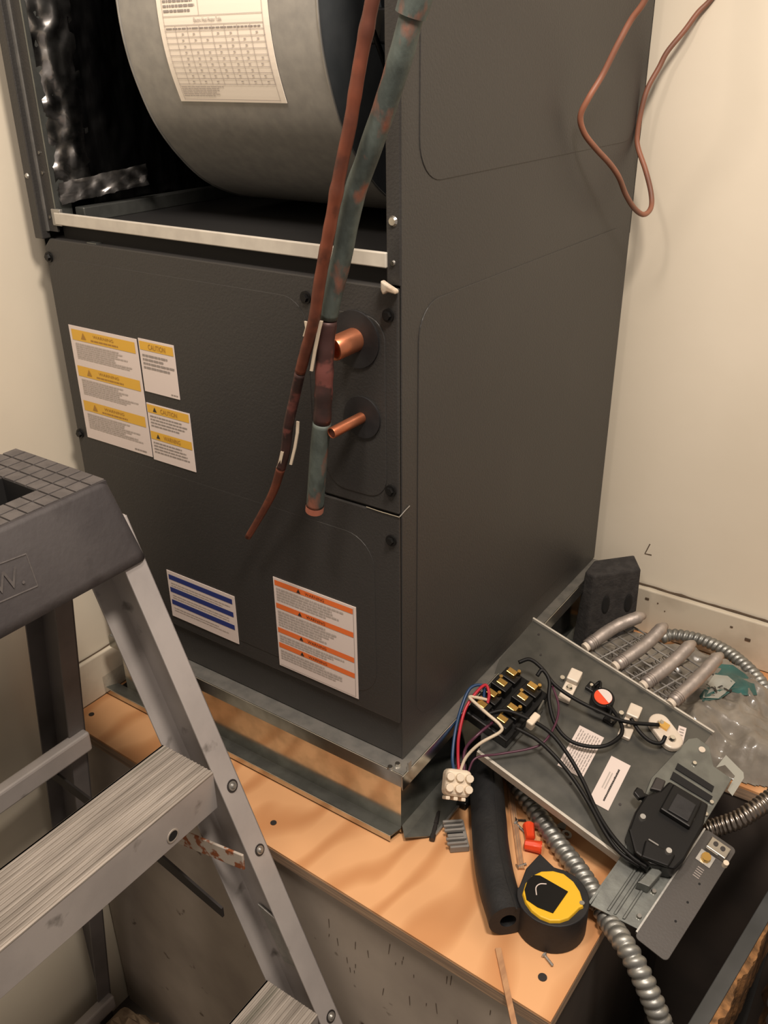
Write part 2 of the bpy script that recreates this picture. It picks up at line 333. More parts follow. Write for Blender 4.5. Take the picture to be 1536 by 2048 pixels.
# bottom flanges, bent outward with a hem
rb(MB().prism([(-.490, .002), (-.004, .002), (-.0075, -.014), (-.497, -.014)], .0095, .0110), 'front_flange', M['galvdk'], pl)
rb(MB().box((-.497, -.0155, .0028), (-.0078, -.0138, .0112)), 'down_turned_lip', M['galv'], pl, bevel=.0005)
rb(MB().box((-.4985, -.017, .0005), (-.497, .53, .030)), 'end_lip', M['galvdk'], pl)
rb(MB().box((-.490, -.012, .0005), (-.010, .50, .0030)), 'shadow_gap_strip', M['gap'], pl)  # black strip painting the shadow in the gap under the flange
F2 = MB(); F2.add([(-.004, .004, .013), (-.004, .53, .013), (.030, .53, .003), (.030, .020, .003), (-.004, .004, .0115), (-.004, .53, .0115), (.030, .53, .0015), (.030, .020, .0015), (.006, -.006, .009), (.006, -.006, .0075)],
    [(0, 1, 2, 3, 8), (4, 9, 7, 6, 5), (3, 2, 6, 7), (8, 3, 7, 9), (0, 8, 9, 4)])
rb(F2, 'side_flange', M['galvdk'], pl)
rb(MB().box((.0285, .018, .0012), (.0315, .53, .0046)), 'hem', M['galvrough'], pl, bevel=.0006)
for q in ((-.004, -.019, .1175), (.0, -.0105, .1175)):
    rb(MB().disc(q, (0, 0, 1), .0035, .003, 10, .0028), 'screw', M['chrome'], pl)
t_ = MB().box((.0135, -.012, .1178), (.0152, -.006, .129)); rb(t_, 'corner_tab', M['galvrough'], pl)

# ================================================================ AIR HANDLER
D = .533; ZT = 1.18
ah = root('air_handler', 'tall charcoal grey air handler cabinet with blower bay open at its top', 'air handler', (-.238, .27, HP))
rb(MB().box((-W_ + .0018, .0, HP + .001), (-.0018, D - .003, .620)), 'lower_cabinet', M['cab'], ah)
rb(MB().box((-.0017, -.0005, HP), (0, D, ZT)), 'side_wall', M['cab'], ah, bevel=.0008)
rb(MB().box((-W_, -.0005, HP), (-W_ + .0017, D, ZT)), 'side_wall', M['cab'], ah)
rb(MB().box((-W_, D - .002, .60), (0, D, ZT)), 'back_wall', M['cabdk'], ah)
rb(MB().box((-W_, 0, ZT - .002), (0, D, ZT)), 'unseen_shade_top', M['cab'], ah)  # out-of-view top, added to shade the blower bay
# embossed side panels
def side_emb(z0, z1, name):
    rb(MB().prism(rrect(.026, z0, D + .02 - .04, z1, .034, 8), -.0005, .0007, axis=0), name, M['cab'], ah, bevel=.0008)
side_emb(.712, 1.12, 'embossed_panel'); side_emb(.150, .613, 'embossed_panel')
# corner posts beside the opening
rb(MB().box((-.0135, -.0015, .634), (-.0005, .0015, ZT)), 'corner_post', M['cab'], ah, bevel=.0008)
rb(MB().box((-.0145, -.0005, .634), (-.0125, .030, ZT)), 'post_return', M['cab'], ah)
rb(MB().box((-.4775, -.010, .632), (-.464, .001, ZT)), 'corner_post', M['cab'], ah, bevel=.001)
rb(MB().box((-.4640, -.0035, .640), (-.4610, .001, ZT)), 'post_edge', M['galvrough'], ah)
rb(MB().box((-.4610, -.0015, .640), (-.447, .0015, ZT)), 'inner_post', M['cab'], ah)
rb(MB().box((-.447, -.0012, .655), (-.4445, .02, ZT)), 'post_return', M['galvdk'], ah)
for z in (.686, .6525, .72, .78):
    c = (-.0075, -.0015, z)
    if z in (.686, .6525):
        r = .0045 if z == .686 else .0026
        rb(MB().disc(c, (0, -1, 0), r, .0018, 14, r * .7), 'screw', M['chrome'], ah)
for z in (.72, .70, .655): rb(MB().disc((-.456, -.0015, z), (0, -1, 0), .0018, .001, 10), 'rivet', M['chrome'], ah)
rb(MB().disc((-.4715, -.010, .697), (0, -1, 0), .003, .0015, 10, .002), 'screw', M['galvrough'], ah)
# crossbar under the blower bay
rb(MB().box((-.447, -.0035, .6478), (-.0135, .001, .6605)), 'crossbar', M['rail'], ah, bevel=.001)
rb(MB().box((-.452, -.0028, .6465), (-.437, .0018, .6640)), 'bracket', M['galvrough'], ah, bevel=.001)
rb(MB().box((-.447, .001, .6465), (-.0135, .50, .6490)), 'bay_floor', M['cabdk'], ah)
rb(MB().box((-.440, .02, .6490), (-.425, .50, .6640)), 'side_rail', M['galvdk'], ah, bevel=.001)
rb(MB().box((-.447, .0060, .622), (-.0135, .010, .6465)), 'gap_backing', M['gap'], ah)
# top flange of the front panel
rb(MB().box((-.455, -.002, .6305), (-.0165, .0065, .6325)), 'panel_flange', M['cab'], ah, bevel=.0006)
rb(MB().box((-.40, -.0022, .6325), (-.385, .006, .6335)), 'flange_tab', M['galvdk'], ah)
# front panel (L shaped) and access panel round the stubs
fp = [(-.4715, .170), (-.0012, .170), (-.0012, .4180), (-.0905, .4180), (-.0905, .6325), (-.4600, .6325), (-.4715, .622)]
P_ = rb(MB().prism(fp, -.0045, 0., axis=1), 'front_panel', M['cab'], ah, bevel=.0014)
rb(MB().prism([(-.0895, .4205), (-.0012, .4205), (-.0012, .6325), (-.0895, .6325)], -.0040, 0., axis=1), 'access_panel', M['cab'], ah, bevel=.0014)
rb(MB().prism(rrect(-.455, .190, -.030, .386, .035, 8), -.0050, -.0040, axis=1), 'embossed_area', M['cab'], ah, bevel=.0004)
rb(MB().prism(rrect(-.455, .30, -.100, .612, .030, 8), -.0049, -.0040, axis=1), 'embossed_area', M['cab'], ah, bevel=.0004)
rb(MB().prism(rrect(-.085, .432, -.0145, .606, .022, 8), -.0048, -.0030, axis=1), 'embossed_area', M['cab'], ah, bevel=.0006)
MBs = MB().tube([(-.038, -.0050, .4195), (-.022, -.0050, .4188), (0.0, -.0050, .4190)], .0005, 6); rb(MBs, 'bare_metal_scratch', M['chrome'], ah)
rb(MB().tube([(0.0, -.0045, .4190), (.0012, .004, .4230), (.0012, .011, .4245)], .0005, 6), 'bare_metal_scratch', M['galvrough'], ah)
for (x, z) in ((-.0105, .609), (-.0095, .444), (-.0095, .391), (-.1005, .613), (-.4655, .612), (-.4655, .402)):
    s_ = MB().disc((x, -.0048, z), (0, -1, 0), .0058, .0015, 16); s_.disc((x, -.0060, z), (0, -1, 0), .0042, .0028, 6, .0036); rb(s_, 'screw', M['black'], ah, label='black hex screw')
# grommets and copper stubs
for (cx, cz, r, rg, L, dirx, nm) in ((-.046, .583, .0108, .026, .030, -.35, 'suction'), (-.040, .511, .0052, .020, .042, -.30, 'liquid')):
    rb(MB().ring((cx, -.0045, cz), (0, -1, 0), r * .9, rg, .0022, 32), 'grommet', M['blackm'], ah, label='black rubber grommet', smooth=.6)
    a = V((cx, -.003, cz)); d = V((-.15, -1, -.10)).normalized(); b = a + d * L
    q = MB().tube([a, a + d * L * .45, a + d * L * .5, b - d * .001, b], lambda t, l, th, r=r: r * (1. if t < .3 else 1.0) * (.93 if t > .98 else 1), 24, caps=False)
    q.tube([b, b - d * .0008, a], lambda t, l, th, r=r: r * .86, 24, caps=False)
    q.ring(b - d * .0006, d, r * .84, r * .95, .0006, 24)
    st = rb(q, 'copper_stub', M['copper'], ah, smooth=.7)
    rb(MB().disc(b - d * (.002 if nm == 'liquid' else .012), d, r * .85, .0008, 20), 'stub_end', M['rust' if nm == 'liquid' else 'copper'], ah)

# foil faced insulation inside the bay (left side and strip on the front edge)
def crumple(f, nu, nv, amp, sc):
    mb = MB(); vs = []
    for i in range(nu + 1):
        for j in range(nv + 1):
            q, n_ = f(i / nu, j / nv); vs.append(q + n_ * amp * (noise.noise(q * sc) + .5 * noise.noise(q * sc * 2.3)))
    return mb.add(vs, [(i * (nv + 1) + j, (i + 1) * (nv + 1) + j, (i + 1) * (nv + 1) + j + 1, i * (nv + 1) + j + 1) for i in range(nu) for j in range(nv)])
M['foildk'] = mat('dark_ribbed_foil', (.13, .13, .135, 1), (.05, .05, .052, 1), rough=.3, metal=1., scale=60, stretch=(1, 1, .2), lo=.4, hi=.6)
q = crumple(lambda u, v: (V((-.4435, .05 + .44 * u, .664 + .5 * v)), V((1, 0, 0))), 90, 90, .0022, 70)
rb(q, 'foil_insulation', M['foildk'], ah, smooth=3.2)
q = crumple(lambda u, v: (V((-.4445 + .004 * math.sin(u * 3.1), .004 + .052 * u, .670 + .5 * v)), V((1, -.3, 0))), 12, 120, .0045, 75)
rb(q, 'foil_edge', M['foil'], ah, smooth=3.2, label='crumpled bright foil edge')
q = crumple(lambda u, v: (V((-.440 + .028 * u, .004 + .10 * u, .668 + .022 * v + .012 * u)), V((.3, -1, .3))), 24, 8, .004, 120)
rb(q, 'foil_flap', M['foil'], ah, smooth=3.2)
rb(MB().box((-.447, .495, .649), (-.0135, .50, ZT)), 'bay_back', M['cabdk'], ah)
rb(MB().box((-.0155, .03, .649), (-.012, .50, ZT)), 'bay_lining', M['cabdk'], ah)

# blower housing: scroll profile
prof = [(.20, 1.03), (.12, 1.025), (.065, 1.0), (.040, .97), (.030, .93), (.0285, .856), (.032, .8175), (.0415, .784), (.0585, .748), (.086, .715), (.121, .687), (.166, .668), (.21, .659), (.26, .66), (.33, .675), (.39, .72), (.43, .79), (.44, .87), (.43, .95), (.38, 1.0), (.30, 1.03), (.20, 1.03)]
pp = spline([V((0, y, z)) for y, z in reversed(prof)], 5); pp = [V((0, q.y, q.z)) for q in pp]
XL, XR = -.340, -.100
hs = MB(); n = len(pp)
vs = [V((XL, q.y, q.z)) for q in pp] + [V((XR, q.y, q.z)) for q in pp]
hs.add(vs, [(i, i + 1, n + i + 1, n + i) for i in range(n - 1)])
BH = rb(hs, 'blower_housing', M['housing'], ah, smooth=3.2)
off = Matrix.Translation(-V(ah.location))
def sub(mb, name, m, **k):
    mb.v = [tuple(off @ V(q)) for q in mb.v]; o = mb.build(name, m, BH, **k); return o
M['sidesteel'] = mat('blue_grey_steel', (.13, .145, .155, 1), (.10, .115, .125, 1), rough=.5, metal=.6, scale=30)
for X in (XL + .0005, XR - .0005):
    sd = MB(); cc = V((X, .235, .86)); sd.add([cc] + [V((X, q.y, q.z)) for q in pp], [(0, i + 1, i + 2) for i in range(n - 1)]); sub(sd, 'side_plate', M['sidesteel'])
    sub(MB().tube([V((X, q.y, q.z)) for q in pp], .0013, 6), 'rim_seam', M['galvrough'], smooth=3.)
sub(MB().ring((XR, .20, .885), (1, 0, 0), .085, .098, .006, 40), 'inlet_ring', M['sidesteel'], smooth=.7)
sub(MB().disc((XR, .20, .885), (1, 0, 0), .086, .001, 40), 'inlet_opening', M['gap'])
mo = rb(MB().disc((XR + .001, .20, .885), (1, 0, 0), .062, .035, 32, .060), 'blower_motor', M['black'], ah, smooth=.6, bevel=.002)
rb(MB().box((XR + .02, .07, .815), (XR + .05, .10, .842)), 'motor_bracket', M['black'], ah, bevel=.002)
rb(MB().tube([(XR + .03, .075, .89), (XR + .035, .055, .86), (XR + .03, .06, .83), (XR + .035, .08, .79)], .0025, 8), 'motor_wire', M['black'], ah, smooth=3.)
# rating label wrapped on the housing; arc length parameter from bottom
arc = [q for q in pp if q.y < .20 and q.z < .96]; arc = list(reversed(arc)) if arc[0].z > arc[-1].z else arc
zb = .7695
cum = [0.]
for i in range(1, len(arc)): cum.append(cum[-1] + (arc[i] - arc[i - 1]).length)
def arcpt(s):
    s = max(0, min(s, cum[-1] - 1e-5))
    for i in range(1, len(arc)):
        if cum[i] >= s:
            t = (s - cum[i - 1]) / (cum[i] - cum[i - 1]); q = arc[i - 1].lerp(arc[i], t); tg = (arc[i] - arc[i - 1]).normalized(); return q, V((0, -tg.z, tg.y))
s0 = 0
while arcpt(s0)[0].z < zb: s0 += .0005
def Fb(a, b, h):
    q, nn = arcpt(s0 + b); return V((-.2860 + a, q.y, q.z)) + nn * (h + .0006) - V(ah.location)
LB = Sticker(Fb, .133, .150, ah, M['paperlabel'], 'rating_label', 'cream paper table label curved round the blower drum', n=26)
mb = MB(); 
for i in range(10): LB.quad(mb, .006, .0165 + .0050 * i - .00025, .127, .0165 + .0050 * i + .00025, .0011)
LB.quad(mb, .006, .0658, .127, .0664, .0011)
for i in range(8): 
    x = .020 + .0152 * i; LB.quad(mb, x - .0003, .0165, x + .0003, .0655, .0011, 12)
LB.quad(mb, .0065, .0020, .0070, .148, .0011, 24); LB.quad(mb, .1265, .0020, .127, .148, .0011, 24); LB.quad(mb, .0065, .0022, .127, .0027, .0011)
LB.quad(mb, .052, .0735, .0525, .148, .0011, 12); LB.quad(mb, .006, .0730, .127, .0735, .0011)
mb.build('table_grid', M['inklt'], LB.o)
mb = MB()
for i in range(9):
    for j in range(7): 
        if random.random() < .9: cx = .0276 + .0152 * j + random.uniform(-.001, .001); cy = .0190 + .0050 * i; LB.quad(mb, cx - .0013, cy - .0006, cx + .0013, cy + .0006, .0012)
mb.build('table_figures', M['inklt'], LB.o)
LB.lines(.008, .0618, .125, .0650, 1, M['ink'], .35, .02); LB.lines(.008, .005, .065, .0150, 6, M['inklt'], .45, .3); LB.lines(.008, .0755, .049, .146, 18, M['ink'], .5, .25); LB.lines(.055, .0915, .1, .0950, 1, M['blue'], .4, .1)
LB.text('Electric Heat Heater Table', .062, .0697, .034, .0034, M['ink'])

# ---- stickers on the front panel
def plane_sticker(x0, z0, x1, z1, name, label, m=None):
    F = lambda a, b, h: V((x0 + a, -.0052 - h, z0 + b)) - V(ah.location)
    return Sticker(F, x1 - x0, z1 - z0, ah, m, name, label)
S = plane_sticker(-.451, .401, -.338, .5385, 'warning_sticker', 'large white sticker with three yellow warning bands')
for t1 in (.1335, .0905, .0480):
    S.band(.004, t1 - .0125, .1095, t1, M['yellow']); S.tri(.024, t1 - .0064, .0042, M['inkamber'])
    S.text('WARNING', .058, t1 - .0042, .034, .0034, M['inkamber']); S.lines(.036, t1 - .0115, .084, t1 - .0075, 1, M['inkamber'], .5, .1)
    S.lines(.008, t1 - .0345, .104, t1 - .0150, 8, M['inklt'], .62, .35)
S.lines(.085, .003, .105, .006, 1, M['ink'], .5, 0)
S = plane_sticker(-.335, .481, -.281, .5405, 'caution_sticker', 'small white sticker reading CAUTION on a yellow band')
S.band(.0015, .0475, .0525, .0570, M['yellow']); S.text('CAUTION', .028, .0522, .026, .0058, M['inkamber']); S.lines(.004, .026, .052, .0440, 4, M['ink'], .5, .35); S.lines(.042, .002, .052, .005, 1, M['ink'], .4, 0)
S = plane_sticker(-.336, .399, -.269, .4675, 'caution_sticker', 'small white sticker with two yellow bands, the upper reading CAUTION')
for t1, tx in ((.0672, 'CAUTION'), (.0355, 'WARNING')):
    S.band(.0010, t1 - .0095, .0655, t1, M['yellow']); S.tri(.013, t1 - .005, .003, M['inkdk']); S.text(tx, .035, t1 - .0048, .026, .0052, M['inkamber']); S.lines(.004, t1 - .0265, .062, t1 - .0115, 4, M['ink'], .4, .25)
S = plane_sticker(-.3415, .1845, -.2295, .2510, 'blue_striped_sticker', 'white sticker with three dark blue bars')
for t1 in (.0615, .0435, .0255): S.band(.003, t1 - .0068, .108, t1, M['blue'])
for t1 in (.0520, .0345, .0160): S.lines(.006, t1 - .0070, .105, t1, 2, M['inklt'], .3, .3)
S = plane_sticker(-.1665, .1805, -.0540, .2990, 'danger_sticker', 'white sticker with four orange warning bands')
for t1, n_ in ((.1155, 5), (.0860, 6), (.0535, 3), (.0330, 4)):
    S.band(.002, t1 - .0065, .1085, t1, M['orange']); S.tri(.036, t1 - .0034, .0028, M['inkdk']); S.text('WARNING', .058, t1 - .0033, .026, .0036, M['rust'])
    S.lines(.004, t1 - .0075 - n_ * .0037, .096, t1 - .0085, n_, M['inklt'], .6, .35)
mb = MB(); S.quad(mb, .1090, .002, .1094, .1165); S.quad(mb, .002, .0020, .109, .0024); mb.build('border_line', M['ink'], S.o)

# bit of plaster stuck on the panel corner
ps = atY(779, 575, -.006)
pc = MB(); pc.prism([(ps.x - .006, ps.z + .006), (ps.x - .001, ps.z + .0035), (ps.x + .009, ps.z - .0008), (ps.x + .009, ps.z - .004), (ps.x, ps.z - .0030), (ps.x - .004, ps.z - .006), (ps.x - .006, ps.z - .002)], -.011, -.0050, axis=1)
pc_o = root('plaster_crumb', 'torn cream plaster crumb caught on the corner of the front panel', 'debris', (ps.x, -.006, ps.z - .004)); rb(pc, 'crumb', M['plaster'], pc_o, bevel=.0012)

# ================================================================ COPPER LINES
def pixpath(L, n=8): return spline([atY(x, y, d) for x, y, d in L], n)
# thick suction line
sl = root('suction_line', 'thick green tarnished copper pipe hanging in front of the cabinet', 'pipe', atY(629, 1020, -.035))
TP = [(905, -700, -.062), (860, -300, -.058), (838, -60, -.055), (825, 20, -.055), (812, 75, -.055), (790, 150, -.054), (765, 228, -.053), (733, 318, -.052), (708, 392, -.050), (688, 490, -.047), (668, 580, -.045), (655, 640, -.044)]
TP2 = [(655, 640, -.044), (650, 700, -.044), (648, 770, -.043), (644, 845, -.042)]
TP3 = [(644, 845, -.042), (638, 905, -.040), (634, 960, -.038), (630, 1012, -.036)]
rb(MB().tube(resample(pixpath(TP), .004), lambda t, l, th: .0092 - .0011 * t + .0006 * noise.noise(V((l * 60, math.cos(th), math.sin(th)))), 22), 'pipe', M['verd'], sl, smooth=3.)
rb(MB().tube(pixpath(TP2), lambda t, l, th: .0080 + .0003 * math.sin(l * 300), 20), 'burnt_section', M['burnt'], sl, smooth=3., label='scorched purple brown section')
rb(MB().tube(pixpath(TP3), .0084, 20), 'lower_pipe', M['verd'], sl, smooth=3.)
a, b = atY(630, 1010, -.036), atY(629, 1020, -.0355); dd = (b - a).normalized()
rb(MB().tube([a, a + dd * .006], .0088, 20, caps=False).ring(a + dd * .006, dd, .006, .0088, .001, 20), 'cut_end', M['copperend'], sl, smooth=.7, label='clean pink cut end')
rb(MB().disc(a + dd * .004, dd, .0078, .0008, 20), 'bore', M['rust'], sl)
a, b = atY(829, 5, -.055), atY(822, 30, -.055); rb(MB().tube([a + (a - b), a, b], .0112, 22), 'coupling', M['verd'], sl, smooth=.8)
# thin liquid line
ll = root('liquid_line', 'thin rusty red copper pipe hanging left of the green pipe', 'pipe', atY(497, 1075, -.03))
LPt = [(840, -700, -.08), (795, -300, -.075), (757, -60, -.072), (743, 10, -.072), (733, 60, -.072), (724, 105, -.072), (712, 175, -.072), (700, 250, -.071), (684, 325, -.070), (668, 410, -.068), (655, 480, -.066), (640, 560, -.063), (628, 640, -.060), (612, 700, -.056), (600, 745, -.052)]
LP2 = [(600, 745, -.052), (588, 800, -.046), (577, 850, -.042), (571, 900, -.038), (562, 935, -.036)]
LP3 = [(562, 935, -.036), (548, 980, -.032), (525, 1025, -.029), (496, 1074, -.028)]
rb(MB().tube(resample(pixpath(LPt), .003), lambda t, l, th: .0050 + .0003 * noise.noise(V((l * 90, 0, 1))) + .0006 * max(0, noise.noise(V((l * 45, 7, 1))) - .25) * 3, 16), 'pipe', M['rust'], ll, smooth=3.)
rb(MB().tube(pixpath(LP2), .0048, 16), 'burnt_section', M['burnt'], ll, smooth=3., label='scorched dark section')
rb(MB().tube(pixpath(LP3), lambda t, l, th: .0046 - .0012 * t, 16), 'bent_tip', M['rust'], ll, smooth=3.)
def strip(L, w, d, name):
    mb = MB(); P = [atY(x, y, v) for x, y, v in L]
    for i in range(len(P) - 1):
        a, b = P[i], P[i + 1]; o = V((w, 0, 0)); k = V((0, -d, 0)); mb.hull8([a, a + o, b + o, b], [a + k, a + o + k, b + o + k, b + k])
    rb(mb, name, M['nylon'], ll, label='torn white tape edge')
strip([(641, 641, -.058), (636, 660, -.057), (628, 700, -.055), (621, 741, -.052)], .0030, .0012, 'tape_strip')
strip([(610, 642, -.062), (612, 655, -.061), (607, 672, -.059)], .0026, .0012, 'tape_strip')
strip([(594, 842, -.040), (593, 865, -.039), (588, 895, -.037), (580, 928, -.035)], .0030, .0012, 'tape_strip')
strip([(563, 902, -.042), (558, 925, -.040), (554, 934, -.039)], .0035, .0012, 'tape_strip')

# ================================================================ CABLE LOOP on the wall
cl = root('cable_loop', 'reddish brown cable hanging in a loop against the cream wall', 'cable', atY(1285, 430, .46))
Lp = [(1400, -700, .40), (1365, -300, .36), (1330, -90, .33), (1290, 0, .33), (1262, 40, .33), (1235, 90, .325), (1205, 150, .32), (1178, 195, .31), (1161, 232, .31), (1168, 265, .32), (1190, 295, .34), (1220, 328, .37), (1238, 355, .39), (1252, 390, .42), (1270, 418, .45), (1288, 429, .47), (1302, 415, .49), (1302, 385, .50), (1291, 340, .505), (1276, 295, .51), (1275, 265, .512), (1284, 215, .515), (1296, 175, .52), (1318, 135, .53), (1335, 103, .535), (1370, 60, .545), (1396, 25, .555), (1425, -5, .5615), (1470, -70, .5615), (1560, -300, .5615)]
rb(MB().tube(pixpath(Lp, 8), .0031, 12), 'cable_jacket', M['cable'], cl, smooth=3.)

# ================================================================ LADDER
FL = FZ
la = root('step_ladder', 'grey aluminium step ladder with worn treads standing left in front of the platform', 'ladder', (-.3, -.3, FZ))
SL = .415
def railx(z): return -.233 + SL * (.357 - z)         # front face of the climbing rails
def prail(y0, sgn, name):
    zt = .40; zb_ = FL + .01
    r = []
    # web
    def seg(x0, x1, ya, yb, nm=None):
        mb = MB(); mb.hull8([(railx(zb_) + x0, ya, zb_), (railx(zb_) + x1, ya, zb_), (railx(zb_) + x1, yb, zb_), (railx(zb_) + x0, yb, zb_)], [(railx(zt) + x0, ya, zt), (railx(zt) + x1, ya, zt), (railx(zt) + x1, yb, zt), (railx(zt) + x0, yb, zt)]); return mb
    mb = seg(-.078, 0, y0, y0 - sgn * .002)
    q = seg(-.0026, 0, y0, y0 - sgn * .027); mb.add(q.v, q.f); q = seg(-.078, -.0754, y0, y0 - sgn * .027); mb.add(q.v, q.f)
    return rb(mb, name, M['alu'], la, bevel=.0006)
prail(-.1195, 1, 'front_rail'); prail(-.515, -1, 'front_rail')
def rearx(z): return -.362 - .14 * (.272 - z) 
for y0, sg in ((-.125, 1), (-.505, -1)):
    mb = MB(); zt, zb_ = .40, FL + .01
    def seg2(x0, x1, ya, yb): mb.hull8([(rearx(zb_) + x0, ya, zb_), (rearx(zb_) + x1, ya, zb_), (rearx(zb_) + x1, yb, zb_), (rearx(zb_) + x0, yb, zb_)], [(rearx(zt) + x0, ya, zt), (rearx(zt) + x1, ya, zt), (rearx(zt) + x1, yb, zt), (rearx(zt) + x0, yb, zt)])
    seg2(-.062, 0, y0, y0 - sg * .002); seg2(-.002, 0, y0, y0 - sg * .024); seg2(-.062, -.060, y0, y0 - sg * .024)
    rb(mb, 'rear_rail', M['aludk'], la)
# braces between rear rails
for z in (.052, -.515):
    mb = MB(); x = rearx(z) + .001; mb.box((x - .004, -.503, z - .014), (x + .012, -.127, z + .014)); rb(mb, 'rear_brace', M['alu'], la, bevel=.003)
mb = MB(); x = rearx(.03); mb.tube(spline([(x - .03, -.14, .018), (x - .03, -.20, .010), (x - .03, -.30, .005)], 6), .008, 8); rb(mb, 'brace_strap', M['darksteel'], la, smooth=3.)
# treads
for zt in (.140, -.155, -.452):
    xf = railx(zt) + .002; xb = xf - .076; y0, y1 = -.512, -.1465
    tr = MB()
    tr.box((xb, y0, zt - .003), (xf, y1, zt)); lip = rb(MB().box((xf - .003, y0, zt - .050), (xf, y1, zt - .0012)), 'tread_lip', M['alu'], la, bevel=.0008); tr.box((xb, y0, zt - .026), (xb + .003, y1, zt))
    tr.box((xf - .012, y0, zt - .050), (xf - .003, y1, zt - .048))
    t = rb(tr, 'tread', M['alustep'], la, bevel=.0006)
    rg = MB(); k = 0; x = xb + .004
    while x < xf - .004: rg.box((x, y0 + .001, zt - .0005), (x + .0022, y1 - .0005, zt + .0014)); x += .0052
    rg.v = [tuple(V(q) - V(la.location)) for q in rg.v]; rg.build('grip_ridges', M['alustep'], t, bevel=.0004)
    if zt > 0:
        hq = atY(345, 1671, -.2); h = at(345, 1671, 0, xf)
        hm = MB().disc((xf + .0003, h.y, h.z), (1, 0, 0), .0062, .0004, 20); hm.v = [tuple(V(q) - V(la.location)) for q in hm.v]; hm.build('drilled_hole', M['gap'], t)
        hr = MB().ring((xf + .0002, h.y, h.z), (1, 0, 0), .0060, .0078, .0008, 24); hr.v = [tuple(V(q) - V(la.location)) for q in hr.v]; hr.build('hole_rim', M['alustep'], t)
# rivets on the front face of the far rail
nr = V((1, 0, SL)).normalized()
for px_, py_, r in ((463, 1571, .0068), (518, 1699, .0062), (665, 2035, .0068)):
    z = at(px_, py_, 1, -.131).z; q = V((railx(z), -.131, z)); rb(MB().disc(q, nr, r * 1.05, .0008, 18), 'rivet_washer', M['darksteel'], la); s_ = MB().disc(q, nr, r * .82, .0015, 16, r * .75); s_.disc(q + nr * .001, nr, r * .55, .0028, 12, r * .3); rb(s_, 'rivet', M['galvrough'], la, smooth=.7)
# spreaders
mb = MB(); mb.hull8([(-.105, -.150, .046), (-.105, -.150, .024), (-.215, -.150, .000), (-.215, -.150, .024)], [(-.105, -.153, .046), (-.105, -.153, .024), (-.215, -.153, .000), (-.215, -.153, .024)]); rb(mb, 'spreader', M['rusty'], la, label='rust speckled spreader bar', bevel=.0008)
mb = MB(); mb.hull8([(-.140, -.158, -.052), (-.140, -.158, -.066), (-.262, -.158, -.036), (-.262, -.158, -.018)], [(-.140, -.161, -.052), (-.140, -.161, -.066), (-.262, -.161, -.036), (-.262, -.161, -.018)]); rb(mb, 'spreader_link', M['darksteel'], la)  # shade on the second link is put into its dark colour
mb = MB(); mb.hull8([(-.250, -.158, -.020), (-.250, -.158, -.036), (-.43, -.158, -.010), (-.43, -.158, .006)], [(-.250, -.161, -.020), (-.250, -.161, -.036), (-.43, -.161, -.010), (-.43, -.161, .006)]); rb(mb, 'spreader_link', M['darksteel'], la)
# knee plate inside the far rail
kp = MB(); z = -.085; kp.hull8([(railx(z) - .070, -.1225, z + .02), (railx(z) - .012, -.1225, z + .004), (railx(z - .05) - .010, -.1225, z - .045), (railx(z - .06) - .06, -.1225, z - .055)], [(railx(z) - .070, -.1255, z + .02), (railx(z) - .012, -.1255, z + .004), (railx(z - .05) - .010, -.1255, z - .045), (railx(z - .06) - .06, -.1255, z - .055)]); rb(kp, 'gusset', M['galvrough'], la, bevel=.001)
# cap
zc, zt = .357, .445
yb0, yb1, yt0, yt1 = -.545, -.1155, -.528, -.134
tp = rrect(-.394, yt0, -.250, yt1, .012, 5); bt = rrect(-.410, yb0, -.229, yb1, .014, 5)
cp = MB(); nn = len(tp)
mid = [((a[0] * .93 + b[0] * .07), (a[1] * .93 + b[1] * .07)) for a, b in zip(tp, bt)]
rings = [(bt, zc), ([(a[0] * .12 + b[0] * .88, a[1] * .12 + b[1] * .88) for a, b in zip(tp, bt)], zc + .010), (mid, zt - .005), ([((x + .322) * .975 - .322, (y + .331) * .99 - .331) for x, y in tp], zt)]
vs = [V((x, y, z)) for R, z in rings for x, y in R]
fs = [(k * nn + i, k * nn + (i + 1) % nn, (k + 1) * nn + (i + 1) % nn, (k + 1) * nn + i) for k in range(3) for i in range(nn)]
cp.add(vs, fs); cap = rb(cp, 'top_cap', M['capplastic'], la, smooth=.9)
so = cap.modifiers.new('solid', 'SOLIDIFY'); so.thickness = .003; so.offset = -1
gx0, gx1, gy0, gy1 = -.392, -.2515, -.524, -.137; nx, ny = 8, 22; dx = (gx1 - gx0) / nx; dy = (gy1 - gy0) / ny
base = MB(); tiles = MB()
def hole(i, j): return 3 <= i <= 5 and 14 <= j <= 18
for i in range(nx):
    for j in range(ny):
        x, y = gx0 + i * dx, gy0 + j * dy
        if hole(i, j): continue
        base.box((x, y, zt - .006), (x + dx, y + dy, zt - .0002))
        tiles.box((x + .0010, y + .0010, zt - .001), (x + dx - .0010, y + dy - .0010, zt + .0016))
hx0, hx1, hy0, hy1 = gx0 + 3 * dx, gx0 + 6 * dx, gy0 + 14 * dy, gy0 + 19 * dy
def capchild(mb, name, m, **k):
    mb.v = [tuple(V(q) - V(la.location)) for q in mb.v]; return mb.build(name, m, cap, **k)
capchild(base, 'cap_deck', M['capplastic']); capchild(tiles, 'grip_tiles', M['captop'], bevel=.0005)
wl_ = MB(); 
for a_, b_ in (((hx0, hy0), (hx0 + .001, hy1)), ((hx1 - .001, hy0), (hx1, hy1)), ((hx0, hy0), (hx1, hy0 + .001)), ((hx0, hy1 - .001), (hx1, hy1))): wl_.box((a_[0], a_[1], zt - .045), (b_[0], b_[1], zt + .0005))
wl_.box((hx0, hy0, zt - .047), (hx1, hy1, zt - .045)); capchild(wl_, 'tool_slot', M['gap'])
